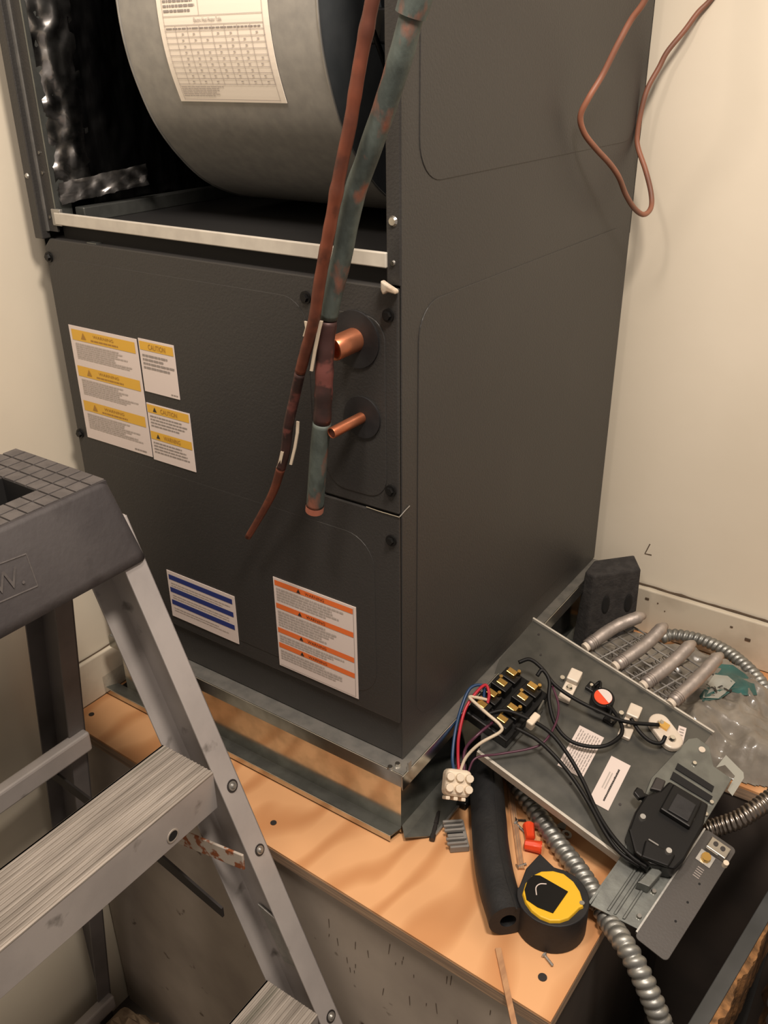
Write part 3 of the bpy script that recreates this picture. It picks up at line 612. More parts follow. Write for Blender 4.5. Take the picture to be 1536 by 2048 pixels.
# embossed lettering panel on the cap side facing +x
def Tc(px_, py_, off_=.001):
    # sloping side plane from (x=-.250,z=.433) to (-.229,z=.357)
    n_ = V((.073, 0, .017)).normalized(); o = V((-.2315, 0, .367)); d = ray(px_, py_); t = (o - CAM).dot(n_) / d.dot(n_); return CAM + d * t + n_ * off_
em = MB()
for a_, b_ in (((-60, 1150), (52, 1108)), ((52, 1108), (75, 1172)), ((75, 1172), (-40, 1222))):
    em.tube([Tc(*a_, -.0002), Tc(*b_, -.0002)], .0009, 6)
capchild(em, 'embossed_frame', M['captop'])
p0, p1, p2 = Tc(-20, 1190), Tc(52, 1160), Tc(-32, 1140)
ex = (p1 - p0).normalized(); ey = (p2 - p0); ey = (ey - ex * ey.dot(ex)).normalized()
capchild(textmesh('W.', lambda a_, b_: Tc(14, 1160, .0012) + ex * a_ + ey * b_, .030, .018, 0, 0, MB()), 'embossed_lettering', M['captop'])

# debris on the floor behind the ladder
q0 = V((-.50, -.16, FZ)); db = root('torn_cardboard_debris', 'crumpled brown debris lying on the floor behind the ladder', 'debris', q0)
c0 = V((-.405, -.165, 0)); q = MB(); vs = []
for i in range(13):
    for j in range(13):
        u, v = i / 12 - .5, j / 12 - .5; vs.append(V((c0.x + u * .13 + v * .04, c0.y + v * .12 - u * .05, FZ + .10 - .25 * (u * u + v * v) + .03 * noise.noise(V((u * 7, v * 7, 2))))))
q.add(vs, [(i * 13 + j, (i + 1) * 13 + j, (i + 1) * 13 + j + 1, i * 13 + j + 1) for i in range(12) for j in range(12)])
o = rb(q, 'crumpled_sheet', M['rubble'], db); s_ = o.modifiers.new('s', 'SOLIDIFY'); s_.thickness = .004
rb(MB().box((c0.x - .05, c0.y - .05, FZ), (c0.x + .05, c0.y + .05, FZ + .075)), 'lump', M['rubble'], db, bevel=.012)

# ================================================================ HEATER ELEMENT KIT on the platform
hk = thing('heater_element_kit', 'grey metal heater plate with terminals, wires and four element tubes lying on the plywood', 'heater kit', BC)
hk.matrix_world = Matrix.Translation(BC) @ Matrix((BU, BV, BN)).transposed().to_4x4()
def kb(mb, name, m, label=None, parent=None, **k):
    o = mb.build(name, m, parent or hk, **k)
    if label: o['label'] = label
    return o
plate = [(-.187, 0.), (.004, 0.), (.004, .200), (-.2505, .200), (-.247, .120), (-.222, .055)]
kb(MB().prism(plate, -.0015, 0), 'plate', M['kit'])
kb(MB().box((-.252, .199, -.004), (.006, .2015, .004)), 'top_flange', M['rail'], bevel=.0005)
kb(MB().box((-.189, -.0035, -.012), (.004, .000, .0015)), 'bottom_flange', M['rail'], bevel=.0006, label='pale folded lower edge')
kb(MB().box((-.19, .0, -.012), (-.187, .003, 0)), 'side_hem', M['kit'])
for k in ((-.2115, .16), (-.085, .035), (.0, .09), (-.03, .05), (-.232, .185)):
    kb(MB().disc((k[0], k[1], 0), (0, 0, 1), .0016, .0006, 10), 'rivet_hole', M['darksteel'])
# element tubes leaving behind the top flange
ET = [((1175, 1292), (1230, 1254), (1283, 1232)), ((1234, 1330), (1290, 1290), (1327, 1253)), ((1290, 1368), (1345, 1325), (1383, 1288)), ((1345, 1404), (1398, 1355), (1438, 1312))]
for i, tpx in enumerate(ET):
    P = spline([bp(*q, .004 + .006 * k) for k, q in enumerate(tpx)], 8); P[-1] = P[-1]
    P.append(P[-1] + V((.001, .003, -.002)))
    et = kb(MB().tube(P, lambda t, l, th: .0084 * (1 if t < .93 else .62) + .00025 * math.sin(l * 900), 18), 'element_tube', M['element'], smooth=3.)
    a = P[0]; d = (P[0] - P[1]).normalized()
    kb(MB().tube([a - d * .004, a + d * .004, a + d * .005], .0062, 14), 'ceramic_end', M['ceramic'], parent=et, smooth=.7)
    for kk in (0, 1, 2):
        kb(MB().ring(a - d * (.006 + .003 * kk), -d, .0080, .0090, .0012, 20), 'crimp_ring', M['element'], parent=et, smooth=.7)
# coil rack behind the plate: thin wire ladders
rk = MB()
for j in range(8):
    u = -.17 + .0155 * j; rk.tube([V((u, .205, -.004)), V((u + .025, .285, -.010))], .0012, 6)
for j in range(6):
    v = .214 + .0135 * j; rk.tube([V((-.18 + (v - .2) * .3, v, -.006)), V((-.058 + (v - .2) * .3, v, -.006))], .0012, 6)
kb(rk, 'coil_rack', M['greyplastic'], smooth=3.)
for j in range(3):
    P = []; u0 = -.158 + .0425 * j
    for k in range(240):
        t = k / 239; a_ = t * 2 * math.pi * 15; P.append(V((u0 + .03 * t + .0045 * math.cos(a_), .206 + .085 * t, -.016 + .0045 * math.sin(a_))))
    kb(MB().tube(P, .00055, 5), 'heating_coil', M['greyplastic'], smooth=3.)
# terminal block
tb = kb(MB().box((-.226, .022, 0), (-.166, .108, .016)), 'terminal_block', M['black'], bevel=.002)
for j in range(2):
    for i in range(4):
        u = -.213 + .030 * j; v = .034 + .020 * i
        kb(MB().box((u - .011, v - .0075, .016), (u + .011, v + .0075, .026 if i % 2 else .031)), 'terminal_barrier', M['black'], parent=tb, bevel=.001)
        kb(MB().box((u - .006, v - .0035, .026), (u + .006, v + .0045, .0335)), 'brass_clip', M['brass'], parent=tb, bevel=.0008)
        kb(MB().disc((u + (.006 if i % 2 else -.006), v + .007, .0285), (0, 0, 1), .0030, .004, 10, .0022), 'terminal_screw', M['brass'], parent=tb)
kb(MB().prism([(.018, .000), (.060, .000), (.088, .030), (.092, .012), (.060, -.008)], -.163, -.161, axis=0), 'bracket_plate', M['galv'])
kb(MB().box((-.161, .050, .018), (-.152, .068, .032)), 'relay_plug', M['nylon'], bevel=.002)
kb(MB().box((-.236, .022, 0), (-.226, .060, .012)), 'relay_foot', M['black'], bevel=.002)
# ceramic insulators with screws
for (u, v) in ((-.155, .141), (-.074, .145)):
    TT = lambda q, u=u, v=v: V((u + (q.x * .978 - q.y * .208), v + (q.x * .208 + q.y * .978), q.z))
    c_ = kb(MB().box((-.0085, -.022, 0), (.0065, .022, .006), TT), 'ceramic_block', M['ceramic'], bevel=.0012)
    kb(MB().box((-.0085, .004, .006), (.0065, .022, .014), TT), 'raised_end', M['ceramic'], parent=c_, bevel=.0015)
    kb(MB().disc(TT(V((-.001, -.003, .006))), (0, 0, 1), .0045, .005, 12, .003), 'terminal_screw', M['chrome'], parent=c_)
    kb(MB().disc(TT(V((-.014, .008, .0))), (0, 0, 1), .0035, .006, 8, .003), 'terminal_screw', M['chrome'], parent=c_)
# limit thermostat
u, v = -.115, .147
th = kb(MB().disc((u, v, .003), (0, 0, 1), .0140, .013, 32), 'limit_switch', M['black'], smooth=.7, bevel=.001)
kb(MB().disc((u, v, .016), (0, 0, 1), .0107, .0012, 32), 'switch_sticker', M['rednut'], parent=th, label='round sticker, half red half white')
vs = [V((u, v, .0176))] + [V((u + .0105 * math.cos(a_), v + .0105 * math.sin(a_), .0176)) for a_ in [math.radians(-20 + 180 * k / 14) for k in range(15)]]
kb(MB().add(vs, [(0, k + 1, k + 2) for k in range(14)]), 'white_half', M['white'], parent=th)
for s_, vv in ((-1, .012), (1, -.012)):
    kb(MB().box((u + s_ * .020 - .007, v + vv - .006, 0), (u + s_ * .020 + .007, v + vv + .006, .005)), 'mounting_ear', M['black'], parent=th, bevel=.001)
    kb(MB().tube(spline([V((u + s_ * .018, v + vv, .008)), V((u + s_ * .015, v + vv + .006, .013)), V((u + s_ * .009, v + vv * .6, .016))], 5), .0022, 8), 'switch_lead', M['black'], parent=th, smooth=3.)
    kb(MB().disc((u + s_ * .022, v + vv, .005), (0, 0, 1), .0032, .003, 10, .002), 'switch_screw', M['chrome'], parent=th)
# oval ceramic bushing
a_, b_ = V((-.048, .166, 0)), V((-.026, .156, 0)); dv = (b_ - a_).normalized(); nv = V((-dv.y, dv.x, 0)); ov = []
for k in range(13): t = math.pi / 2 + math.pi * k / 12; ov.append(a_ + (dv * math.cos(t) + nv * math.sin(t)) * .0125)
for k in range(13): t = -math.pi / 2 + math.pi * k / 12; ov.append(b_ + (dv * math.cos(t) + nv * math.sin(t)) * .0125)
obj_ = kb(MB().prism([(q.x, q.y) for q in ov], 0, .009), 'oval_ceramic_bushing', M['ceramic'], bevel=.002)
for q, r in ((a_ + dv * .002, .0050), (b_, .0048)):
    kb(MB().disc(q + V((0, 0, .009)), (0, 0, 1), r, .004, 12, r * .6), 'terminal_screw', M['chrome'], parent=obj_)
kb(MB().box((-.048, .160, .009), (-.036, .168, .013)), 'bushing_tab', M['brass'], parent=obj_)
# labels on the plate
def kit_label(c, ax, w_, h_, name, lab):
    ax = V((*ax, 0)).normalized(); ay = V((-ax.y, ax.x, 0))
    return Sticker(lambda a, b, h: V((c[0], c[1], 0)) + ax * a + ay * b + V((0, 0, .0003 + h)), w_, h_, hk, M['white'], name, lab)
S = kit_label((-.109, .0440), (.985, .15), .031, .062, 'printed_sticker', 'white sticker covered in fine print, on the heater plate')
mb = MB()
for i in range(9):
    x = .0035 + .003 * i; y = .004
    while y < .056: L = random.uniform(.002, .007); S.quad(mb, x, y, x + .0011, min(y + L, .058)); y += L + .0012
mb.build('print_lines', M['ink'], S.o)
S = kit_label((-.0590, .0310), (.985, .15), .0235, .065, 'part_number_sticker', 'white sticker with one long black bar of print')
mb = MB(); y = .008
while y < .052: L = random.uniform(.0015, .003); S.quad(mb, .0135 + random.uniform(-.0002, .0002), y, .0155, y + L); y += L + .0003
mb.build('part_number', M['inkdk'], S.o)
mb = MB()
for x in (.006, .009): S.quad(mb, x, .022, x + .0014, .045)
mb.build('print_lines', M['inklt'], S.o)
S = kit_label((-.0215, .156), (.95, .3), .009, .028, 'corner_sticker', 'small white sticker at the plate corner'); 
mb = MB(); [S.quad(mb, .002, .003 + .004 * i, .007, .0045 + .004 * i) for i in range(6)]; mb.build('print_lines', M['ink'], S.o)
# breaker bracket: tab, channel and painted flange plate
tabp = [(-.020, .100), (-.013, .1725), (-.006, .181), (.0105, .1800), (.026, .160), (.0490, .1590), (.0510, .084), (.0560, -.055), (.0050, -.0667), (.0010, .002)]
br = kb(MB().prism(tabp, .0005, .0025), 'breaker_bracket', M['galvdk'], bevel=.0006)
kb(MB().box((.002, -.066, -.010), (.0045, .004, .0028)), 'bracket_hem', M['galvdk'], parent=br)
for u_ in (.020, .027, .036): kb(MB().prism([(u_, -.0635 + (u_ - .005) * .2), (u_ + .003, -.0625 + (u_ - .005) * .2), (u_ + .002, .006), (u_ - .001, .006)], .0025, .0042), 'pressed_rib', M['galvdk'], parent=br, bevel=.0007)
kb(MB().disc((.006, .1700, .0025), (0, 0, 1), .0038, .0010, 16), 'round_hole', M['ceramic'], parent=br)
for u_, v_ in ((.008, .148), (.045, .117), (.0465, -.012), (.0480, -.044), (.047, .100)): kb(MB().disc((u_, v_, .0025), (0, 0, 1), .0030, .0028, 10, .0022), 'screw', M['chrome'], parent=br)
for st in (((1355, 1527), (1428, 1574), (1424, 1585), (1350, 1538)), ((1346, 1544), (1425, 1594), (1419, 1606), (1340, 1558))):
    kb(MB().hull8([bp(x, y, .0026) for x, y in st], [bp(x, y, .0026) + V((0, 0, .0014)) for x, y in st]), 'vent_slot', M['gap'], parent=br)
fpz = rrect(.0545, -.0655, .0905, .0845, .005, 4)
fpl = kb(MB().prism(fpz, .0030, .0050), 'painted_flange', M['cab'], label='flat charcoal painted flange plate', bevel=.0005)
fpl.data.materials[0] = mat('grey_flange_paint', (.058, .053, .048, 1), (.066, .060, .055, 1), rough=.5, scale=20, bump=.15, bscale=400)
kb(MB().box((.0530, -.0600, .0), (.0548, .084, .0050)), 'flange_web', M['galvrough'])
for v_ in (.025, .000, -.025): kb(MB().disc((.078, v_, .0050), (0, 0, 1), .0013, .0004, 8), 'stamped_mark', M['gap'], parent=fpl)
for k in range(5): kb(MB().box((.068, .040 - .0028 * k, .005), (.075, .0412 - .0028 * k, .0054)), 'stamped_bar', M['ink'], parent=fpl)
lug = kb(MB().box((.0640, .062, .005), (.0860, .0760, .0135)), 'ground_lug', M['chrome'], bevel=.001)
for u_ in (.071, .079): kb(MB().disc((u_, .0705, .0135), (0, 0, 1), .0026, .0008, 12), 'lug_hole', M['darksteel'], parent=lug)
kb(MB().disc((.0885, .060, .005), (0, 0, 1), .003, .007, 10), 'lug_screw', M['nylon'], parent=lug)
kb(MB().box((.062, .046, .005), (.078, .060, .0065)), 'lug_base', M['galvrough'], parent=lug)
kb(MB().disc((.070, .053, .0065), (0, 0, 1), .0055, .005, 8, .005), 'lug_nut', M['brass'], parent=lug)
# circuit breaker
bpoly = [(1337, 1566), (1415, 1612), (1405, 1655), (1368, 1722), (1348, 1742), (1300, 1732), (1268, 1708), (1256, 1662), (1268, 1628), (1290, 1594), (1318, 1586)]
bpl = [(bp(x, y, .022).x, bp(x, y, .022).y) for x, y in bpoly]
bk = kb(MB().prism(bpl, .0026, .027), 'circuit_breaker', M['black'], label='black two pole circuit breaker', bevel=.0022)
def bbox(px, h, hh, name, m=None):
    return kb(MB().prism([(bp(x, y, h).x, bp(x, y, h).y) for x, y in px], h - .001, h + hh), name, m or M['black'], parent=bk, bevel=.0015)
bbox([(1345, 1572), (1402, 1608), (1378, 1660), (1318, 1622)], .028, .006, 'breaker_top')
bbox([(1354, 1586), (1393, 1610), (1376, 1644), (1335, 1620)], .035, .001, 'breaker_face', M['blackm'])
bbox([(1290, 1682), (1350, 1712), (1336, 1736), (1282, 1716)], .028, .004, 'breaker_toe')
bbox([(1272, 1578), (1284, 1584), (1290, 1598), (1276, 1602), (1265, 1588)], .020, .006, 'breaker_lever')
bbox([(1282, 1590), (1300, 1598), (1296, 1608), (1280, 1600)], .016, .008, 'lever_base')
for q in (bp(1285, 1635, .028), bp(1382, 1635, .028), bp(1337, 1703, .032)): kb(MB().disc(V((q.x, q.y, q.z - .001)), (0, 0, 1), .0040, .004, 12, .003), 'breaker_screw', M['galvrough'], parent=bk)
bbox([(1297, 1677), (1318, 1690), (1317, 1693), (1296, 1680)], .028, .0012, 'breaker_ridge', M['greyplastic'])
kb(MB().prism([(.030, -.022), (.042, -.018), (.044, .004), (.034, .006)], .0026, .018), 'breaker_clamp', M['galvdk'], parent=bk, bevel=.001)
bbox([(1310, 1558), (1330, 1566), (1322, 1588), (1298, 1582)], .012, .006, 'terminal_lug', M['darksteel'])
# wires
def wire(L, r, m, name, lab):
    return kb(MB().tube(spline([bp(x, y, h) for x, y, h in L], 7), r, 8), name, m, lab, smooth=3.)
wire([(1037, 1325, .030), (1060, 1319, .034), (1085, 1338, .032), (1110, 1370, .026), (1150, 1398, .022), (1200, 1423, .020), (1250, 1443, .018), (1318, 1450, .014)], .0024, M['wblack'], 'wire', 'black wire')
wire([(1074, 1352, .028), (1085, 1340, .032), (1099, 1362, .028), (1098, 1400, .020), (1110, 1447, .014), (1138, 1480, .012), (1178, 1493, .012), (1215, 1490, .014), (1243, 1468, .014), (1240, 1442, .014), (1222, 1415, .012)], .0024, M['wblack'], 'wire', 'black wire')
wire([(1262, 1437, .014), (1278, 1462, .012), (1300, 1482, .010), (1322, 1486, .010), (1331, 1472, .014)], .0024, M['wblack'], 'wire', 'black wire')
wire([(975, 1428, .030), (1010, 1421, .034), (1055, 1437, .030), (1100, 1465, .022), (1135, 1508, .018), (1165, 1560, .014), (1195, 1625, .014), (1225, 1672, .016), (1262, 1712, .018), (1295, 1735, .016)], .0024, M['wblack'], 'wire', 'black wire')
wire([(1030, 1455, .028), (1075, 1480, .024), (1115, 1518, .020), (1150, 1562, .016), (1180, 1610, .014), (1210, 1665, .014), (1240, 1705, .014), (1280, 1732, .014)], .0024, M['wblack'], 'wire', 'black wire')
wire([(1105, 1372, .024), (1117, 1410, .022), (1112, 1445, .020), (1090, 1482, .018), (1060, 1497, .014), (1000, 1508, .012), (952, 1516, .014), (936, 1545, .006)], .0013, M['wpurple'], 'wire', 'purple wire')
wire([(975, 1400, .030), (958, 1396, .036), (939, 1394, .042), (955, 1410, .044), (975, 1428, .046), (1000, 1450, .044), (1000, 1464, .040), (960, 1487, .030), (932, 1515, .014), (920, 1545, .002)], .0019, M['wwhite'], 'wire', 'cream wire')
wire([(972, 1418, .026), (978, 1390, .034), (971, 1370, .040), (951, 1387, .040), (930, 1420, .034), (918, 1470, .022), (916, 1510, .010), (918, 1545, .002)], .0019, M['wred'], 'wire', 'red wire')
wire([(968, 1400, .026), (966, 1372, .036), (941, 1376, .038), (924, 1412, .032), (911, 1461, .020), (905, 1515, .010), (909, 1545, .002)], .0019, M['wblue'], 'wire', 'blue wire')
wire([(985, 1445, .026), (955, 1470, .026), (930, 1500, .014), (928, 1545, .004)], .0018, M['wpurple'], 'wire', 'purple wire')
# white connector
cn = kb(MB().box((-.015, -.015, -.013), (.015, .015, .013)), 'plug_connector', M['nylon'], 'white nylon plug on the wire ends', bevel=.006, seg=3)
cq = bp(913, 1566, -.004); cn.location = cq; cn.rotation_euler = (.5, .2, .7)
for i in range(3):
    for j in range(2): MB().disc((-.011 + .011 * i, -.006 + .012 * j, .012), (0, 0, 1), .0052, .006, 10, .0045).build('socket', M['nylon'], cn, bevel=.0006)
for i in range(3): MB().box((-.013 + .009 * i, -.019, -.010), (-.008 + .009 * i, -.015, .010)).build('latch_rib', M['nylon'], cn, bevel=.001)

# ================================================================ PLASTIC WRAPPED BUNDLE behind the heater kit
bu = root('plastic_wrapped_bundle', 'round bundle in crumpled clear plastic with a teal label, lying by the back wall', 'bundle', (.20, .42, 0))
bc = V((.185, .425, 0)); bo = V((.235, .345, 0))
def hz(x, y):
    a = ((x - .175) / .155) ** 2 + ((y - .400) / .112) ** 2; b = ((x - .265) / .105) ** 2 + ((y - .365) / .062) ** 2
    s = max(0, 1 - a ** 1.6) ** .45; s2 = max(0, 1 - b ** 1.5) ** .5
    s = max(s, .80 * s2); 
    base = .062 * s
    # keep under the tilted heater plate
    lim = (BC.z - ((x - BC.x) * BN.x + (y - BC.y) * BN.y) / BN.z) - .020
    return max(.002, min(base + (.014 * noise.noise(V((x * 24, y * 24, 1))) - .013 * abs(noise.noise(V((x * 45, y * 45, 4)))) - .003 * abs(noise.noise(V((x * 110, y * 110, 9))))) * (1 if s > .05 else 0), lim))
G = 110; q = MB(); vs = []; xs = [.012 + (.375 - .012) * i / G for i in range(G + 1)]; ys = [.301 + (.549 - .301) * j / G for j in range(G + 1)]
idx = {}; fs = []
for i in range(G + 1):
    for j in range(G + 1): idx[i, j] = len(vs); vs.append(V((xs[i], ys[j], hz(xs[i], ys[j]))))
fs = [(idx[i, j], idx[i + 1, j], idx[i + 1, j + 1], idx[i, j + 1]) for i in range(G) for j in range(G) if max(vs[idx[a, b]].z for a, b in ((i, j), (i + 1, j), (i + 1, j + 1), (i, j + 1))) > .0025]
q.add(vs, fs); rb(q, 'plastic_wrap', M['bag'], bu, smooth=3.2)
def drape(name, poly, m, h, label=None):   # small patch that follows the bundle
    P = []
    for (x, y) in poly:
        z = .045
        for _ in range(8): g = atZ(x, y, z); z = hz(g.x, g.y) * .5 + z * .5
        P.append(V((g.x, g.y, 0)))
    c_ = sum(P, V((0, 0, 0))) / len(P); mb = MB(); R = 8; vs = [c_]; n_ = len(P)
    for k in range(1, R + 1):
        for p_ in P: vs.append(c_.lerp(p_, k / R))
    fs = [(0, 1 + i, 1 + (i + 1) % n_) for i in range(n_)] + [(1 + (k - 1) * n_ + i, 1 + k * n_ + i, 1 + k * n_ + (i + 1) % n_, 1 + (k - 1) * n_ + (i + 1) % n_) for k in range(1, R) for i in range(n_)]
    vs = [V((v_.x, v_.y, hz(v_.x, v_.y) + h)) for v_ in vs]; mb.add(vs, fs); o = rb(mb, name, m, bu, smooth=3.2)
    if label: o['label'] = label
    return P
drape('size_label', [(1440, 1330), (1465, 1332), (1490, 1350), (1508, 1370), (1514, 1392), (1490, 1393), (1462, 1385), (1440, 1400), (1405, 1405), (1398, 1395), (1420, 1370), (1430, 1350)], M['teal'], .0018, 'teal label')
PL = drape('label_panel', [(1428, 1352), (1455, 1355), (1470, 1368), (1452, 1388), (1436, 1400), (1405, 1400), (1412, 1375)], M['greylabel'], .0026)
c_ = atZ(1437, 1377, .06); ex = (atZ(1410, 1388, .06) - atZ(1455, 1370, .06)).normalized(); ey = V((-ex.y, ex.x, 0)) 
def Tl(a, b): g = c_ + ex * a + ey * b; return V((g.x, g.y, hz(g.x, g.y) + .0040)) - V(bu.location)
o = textmesh('3/4', Tl, .032, .020, 0, 0, MB()).build('size_lettering', M['inkdk'], bu)
# folded clear plastic tag
tg = MB(); PT = [(1432, 1535), (1452, 1510), (1487, 1545), (1488, 1556), (1465, 1592), (1455, 1580), (1470, 1552), (1450, 1530)]
tg.hull8([atZ(x, y, .062) for x, y in PT], [atZ(x, y, .0635) for x, y in PT])
tgo = rb(tg, 'paper_tag', M['greylabel'], bu)

# foam insulation offcut standing by the wall
fo = root('foam_insulation_block', 'dark grey foam insulation offcut with two holes, standing by the wall', 'insulation', (.04, .49, 0))
A0 = V((.004, .462, 0)); A1 = V((.030, .452, 0)); A2 = V((.086, .502, 0)); A3 = V((.060, .535, 0)); A4 = V((.006, .500, 0))
ht = .133
tops = [A0 + V((.010, 0, ht)), A1 + V((0, 0, ht + .002)), A2 + V((-.003, 0, ht + .006)), A3 + V((0, 0, ht + .008)), A4 + V((.006, 0, ht))]
rb(MB().hull8([A0, A1, A2, A3, A4], tops), 'foam_slab', M['foamgrey'], fo, bevel=.003)
dn = (A2 - A1); nn_ = V((dn.y, -dn.x, 0)).normalized()
for t_ in (.32, .78):
    b0 = A1 + dn * t_ + V((0, 0, .085)) + nn_ * .0006; s_ = MB(); e1 = dn.normalized(); 
    s_.hull8([b0 + e1 * (.006 * math.cos(a_)) + V((0, 0, .016 * math.sin(a_))) for a_ in [k * math.pi / 8 for k in range(16)]], [b0 + nn_ * .0010 + e1 * (.0035 * math.cos(a_)) + V((0, 0, .013 * math.sin(a_))) for a_ in [k * math.pi / 8 for k in range(16)]])
    rb(s_, 'slot_hole', M['gap'], fo)

# ================================================================ CONDUITS
def conduit(name, label, L, r, m, loc, pitch=.0094, amp=.0015):
    o = root(name, label, 'conduit', loc, 'ribbed metal conduits'); P = resample(spline(L, 14), pitch / 9)
    f = lambda t, l, th: r - amp + amp * 2 * abs(math.sin(math.pi * l / pitch + th / 2)) ** .8
    rb(MB().tube(P, f, 18), 'corrugated_tube', m, o, smooth=3.2); return o
c1 = [atZ(1000, 1500, .012), atZ(1038, 1575, .012), atZ(1078, 1632, .012), atZ(1118, 1690, .012), atZ(1158, 1742, .013), atZ(1192, 1795, .014), atZ(1215, 1838, .014), atY(1243, 1880, -.008), atY(1270, 1925, -.020), atY(1298, 1985, -.028), atY(1322, 2045, -.032), atY(1336, 2110, -.03), atY(1345, 2220, -.02)]
conduit('flexible_metal_conduit', 'grey ribbed metal conduit crossing the plywood beside the tape measure and hanging over its edge', c1, .0099, M['conduit'], (.16, .07, 0))
c2 = [atZ(1412, 1660, .028), atZ(1440, 1652, .032), atZ(1475, 1640, .042), atZ(1505, 1622, .052), atZ(1540, 1598, .06), atZ(1600, 1555, .075), atZ(1680, 1500, .085)]
conduit('flexible_metal_conduit', 'shiny brown ribbed metal conduit entering from the right edge behind the breaker', c2, .0098, M['conduitdk'], c2[0], .0055, .0008)
c3 = [atZ(1322, 1276, .030), atZ(1345, 1270, .032), atZ(1390, 1277, .035), atZ(1430, 1291, .038), atZ(1465, 1311, .040), atZ(1500, 1341, .040), atZ(1525, 1370, .037), atZ(1548, 1410, .030), atZ(1560, 1480, .014), atZ(1575, 1560, .013)]
conduit('flexible_metal_conduit', 'ribbed metal conduit curving round the plastic wrapped bundle along the back wall', c3, .0085, M['conduit'], (.2, .53, 0), .0080, .0012)

# ================================================================ BITS ON THE PLYWOOD
# black foam pipe sleeve
fs0 = root('foam_pipe_sleeve', 'black foam pipe insulation sleeve lying left of the tape measure', 'insulation', (.1, .05, 0))
R_ = .0203; P = spline([atZ(966, 1495, .022), atZ(974, 1590, R_ + .001), atZ(983, 1705, R_), atZ(995, 1772, R_), atZ(1010, 1822, R_), atZ(1016, 1841, R_)], 8)
e = (P[-1] - P[-2]).normalized()
f = lambda t, l, th: R_ * (1 + .03 * noise.noise(V((l * 30, math.cos(th), math.sin(th)))))
s_ = MB().tube(P, f, 28, caps=False); s_.tube([P[-1], P[-1] - e * .03], .0088, 20, caps=False); s_.ring(P[-1], e, .0085, R_, .0006, 28); rb(s_, 'foam_tube', M['foam'], fs0, smooth=.9)
rb(MB().disc(P[-1] - e * .028, e, .0088, .001, 16), 'bore', M['gap'], fs0)
sl_ = MB(); n0 = len(P); up = V((.35, .1, 1)).normalized()
for i in range(6, n0 - 1):
    a, b = P[i] + up * R_ * 1.02, P[i + 1] + up * R_ * 1.02; o_ = V((.0016, .0008, 0)); sl_.add([a, a + o_, b + o_, b], [(0, 1, 2, 3)])
rb(sl_, 'slit_seam', M['gap'], fs0)
# tape measure
tc_ = atZ(1106, 1790, .042); TC = V((tc_.x, tc_.y, 0))
tm = root('tape_measure', 'yellow and black tape measure lying on the plywood', 'tape measure', TC)
def wpx(L, z): return [atZ(x, y, z) for x, y in L]
cor = atZ(1052, 1738, .040) - TC; cor2 = atZ(1080, 1708, .040) - TC; cor3 = atZ(1108, 1735, .040) - TC; cor0 = atZ(1038, 1775, .04) - TC
out = []
for k in range(40):
    a_ = 2 * math.pi * k / 40; out.append(V((.0365 * math.cos(a_), .0365 * math.sin(a_), 0)))
def ang(v_): return math.atan2(v_.y, v_.x)
a0, a1 = sorted([ang(cor0), ang(cor3)])
pts = [p_ for p_ in out if not (a0 < ang(p_) < a1)] if a1 - a0 < math.pi else [p_ for p_ in out if a0 < ang(p_) < a1]
pts += [cor0, V((cor.x, cor.y, 0)), V((cor2.x, cor2.y, 0)), cor3]; pts.sort(key=lambda v_: ang(v_))
poly = [(TC.x + v_.x, TC.y + v_.y) for v_ in pts]
rb(MB().prism(poly, .0006, .041), 'case', M['blackm'], tm, bevel=.004, seg=3, label='black rubber case', smooth=.7)
yf = [(1044, 1785), (1050, 1765), (1063, 1750), (1082, 1741), (1106, 1740), (1128, 1746), (1148, 1762), (1161, 1782), (1167, 1802), (1168, 1812), (1160, 1815), (1150, 1825), (1138, 1836), (1120, 1842), (1100, 1842), (1080, 1834), (1062, 1820), (1050, 1803)]
Q = [atZ(x, y, .0445) for x, y in yf]; cQ = sum(Q, V((0, 0, 0))) / len(Q)
mb = MB(); mb.hull8([V((q.x, q.y, .040)) for q in Q], [V((*(cQ.lerp(q, .97)).xy, .0445)) for q in Q]); rb(mb, 'yellow_face', M['tyellow'], tm, bevel=.001, label='bright yellow face')
for dz, pxs, nm, mm in ((.0446, [(1067, 1751), (1080, 1752), (1136, 1784), (1106, 1827), (1075, 1815), (1053, 1800), (1049, 1780), (1055, 1762)], 'centre_label', M['black']),):
    Q = [atZ(x, y, dz) for x, y in pxs]; mb = MB(); mb.hull8(Q, [q + V((0, 0, .0008)) for q in Q]); rb(mb, nm, mm, tm)
rb(MB().tube(spline([atZ(1073, 1790, .0456), atZ(1072, 1775, .0456), atZ(1080, 1768, .0456), atZ(1093, 1768, .0456)], 6), .0006, 6), 'label_arc', M['white'], tm, smooth=3.)
rb(MB().disc(atZ(1164, 1806, .0445), (0, 0, 1), .0026, .0006, 12), 'face_screw', M['galvrough'], tm)
# wire nuts
def wirenut(x, y, ang_, label):
    q = atZ(x, y, .0075); o = root('wire_connector', label, 'wire connector', (q.x, q.y, 0), 'red wire connectors on the plywood'); d = V((math.cos(ang_), math.sin(ang_), 0)); 
    rb(MB().tube([q - d * .009, q - d * .007, q, q + d * .009, q + d * .010], lambda t, l, th: (.0070 - .0022 * t) * (1 + .05 * math.cos(8 * th)) * (.8 if t > .97 else 1), 24), 'shell', M['rednut'], o, smooth=.8)
    rb(MB().ring(q - d * .0092, -d, .0045, .0068, .0006, 20), 'mouth_rim', M['rednut'], o); rb(MB().disc(q - d * .0090, -d, .0046, .0002, 16), 'mouth', M['gap'], o)
wirenut(1066, 1692, .35 + math.pi, 'red wire connector lying nearest the tape measure')
wirenut(1059, 1664, -1.0, 'red wire connector half hidden under the ribbed conduit')
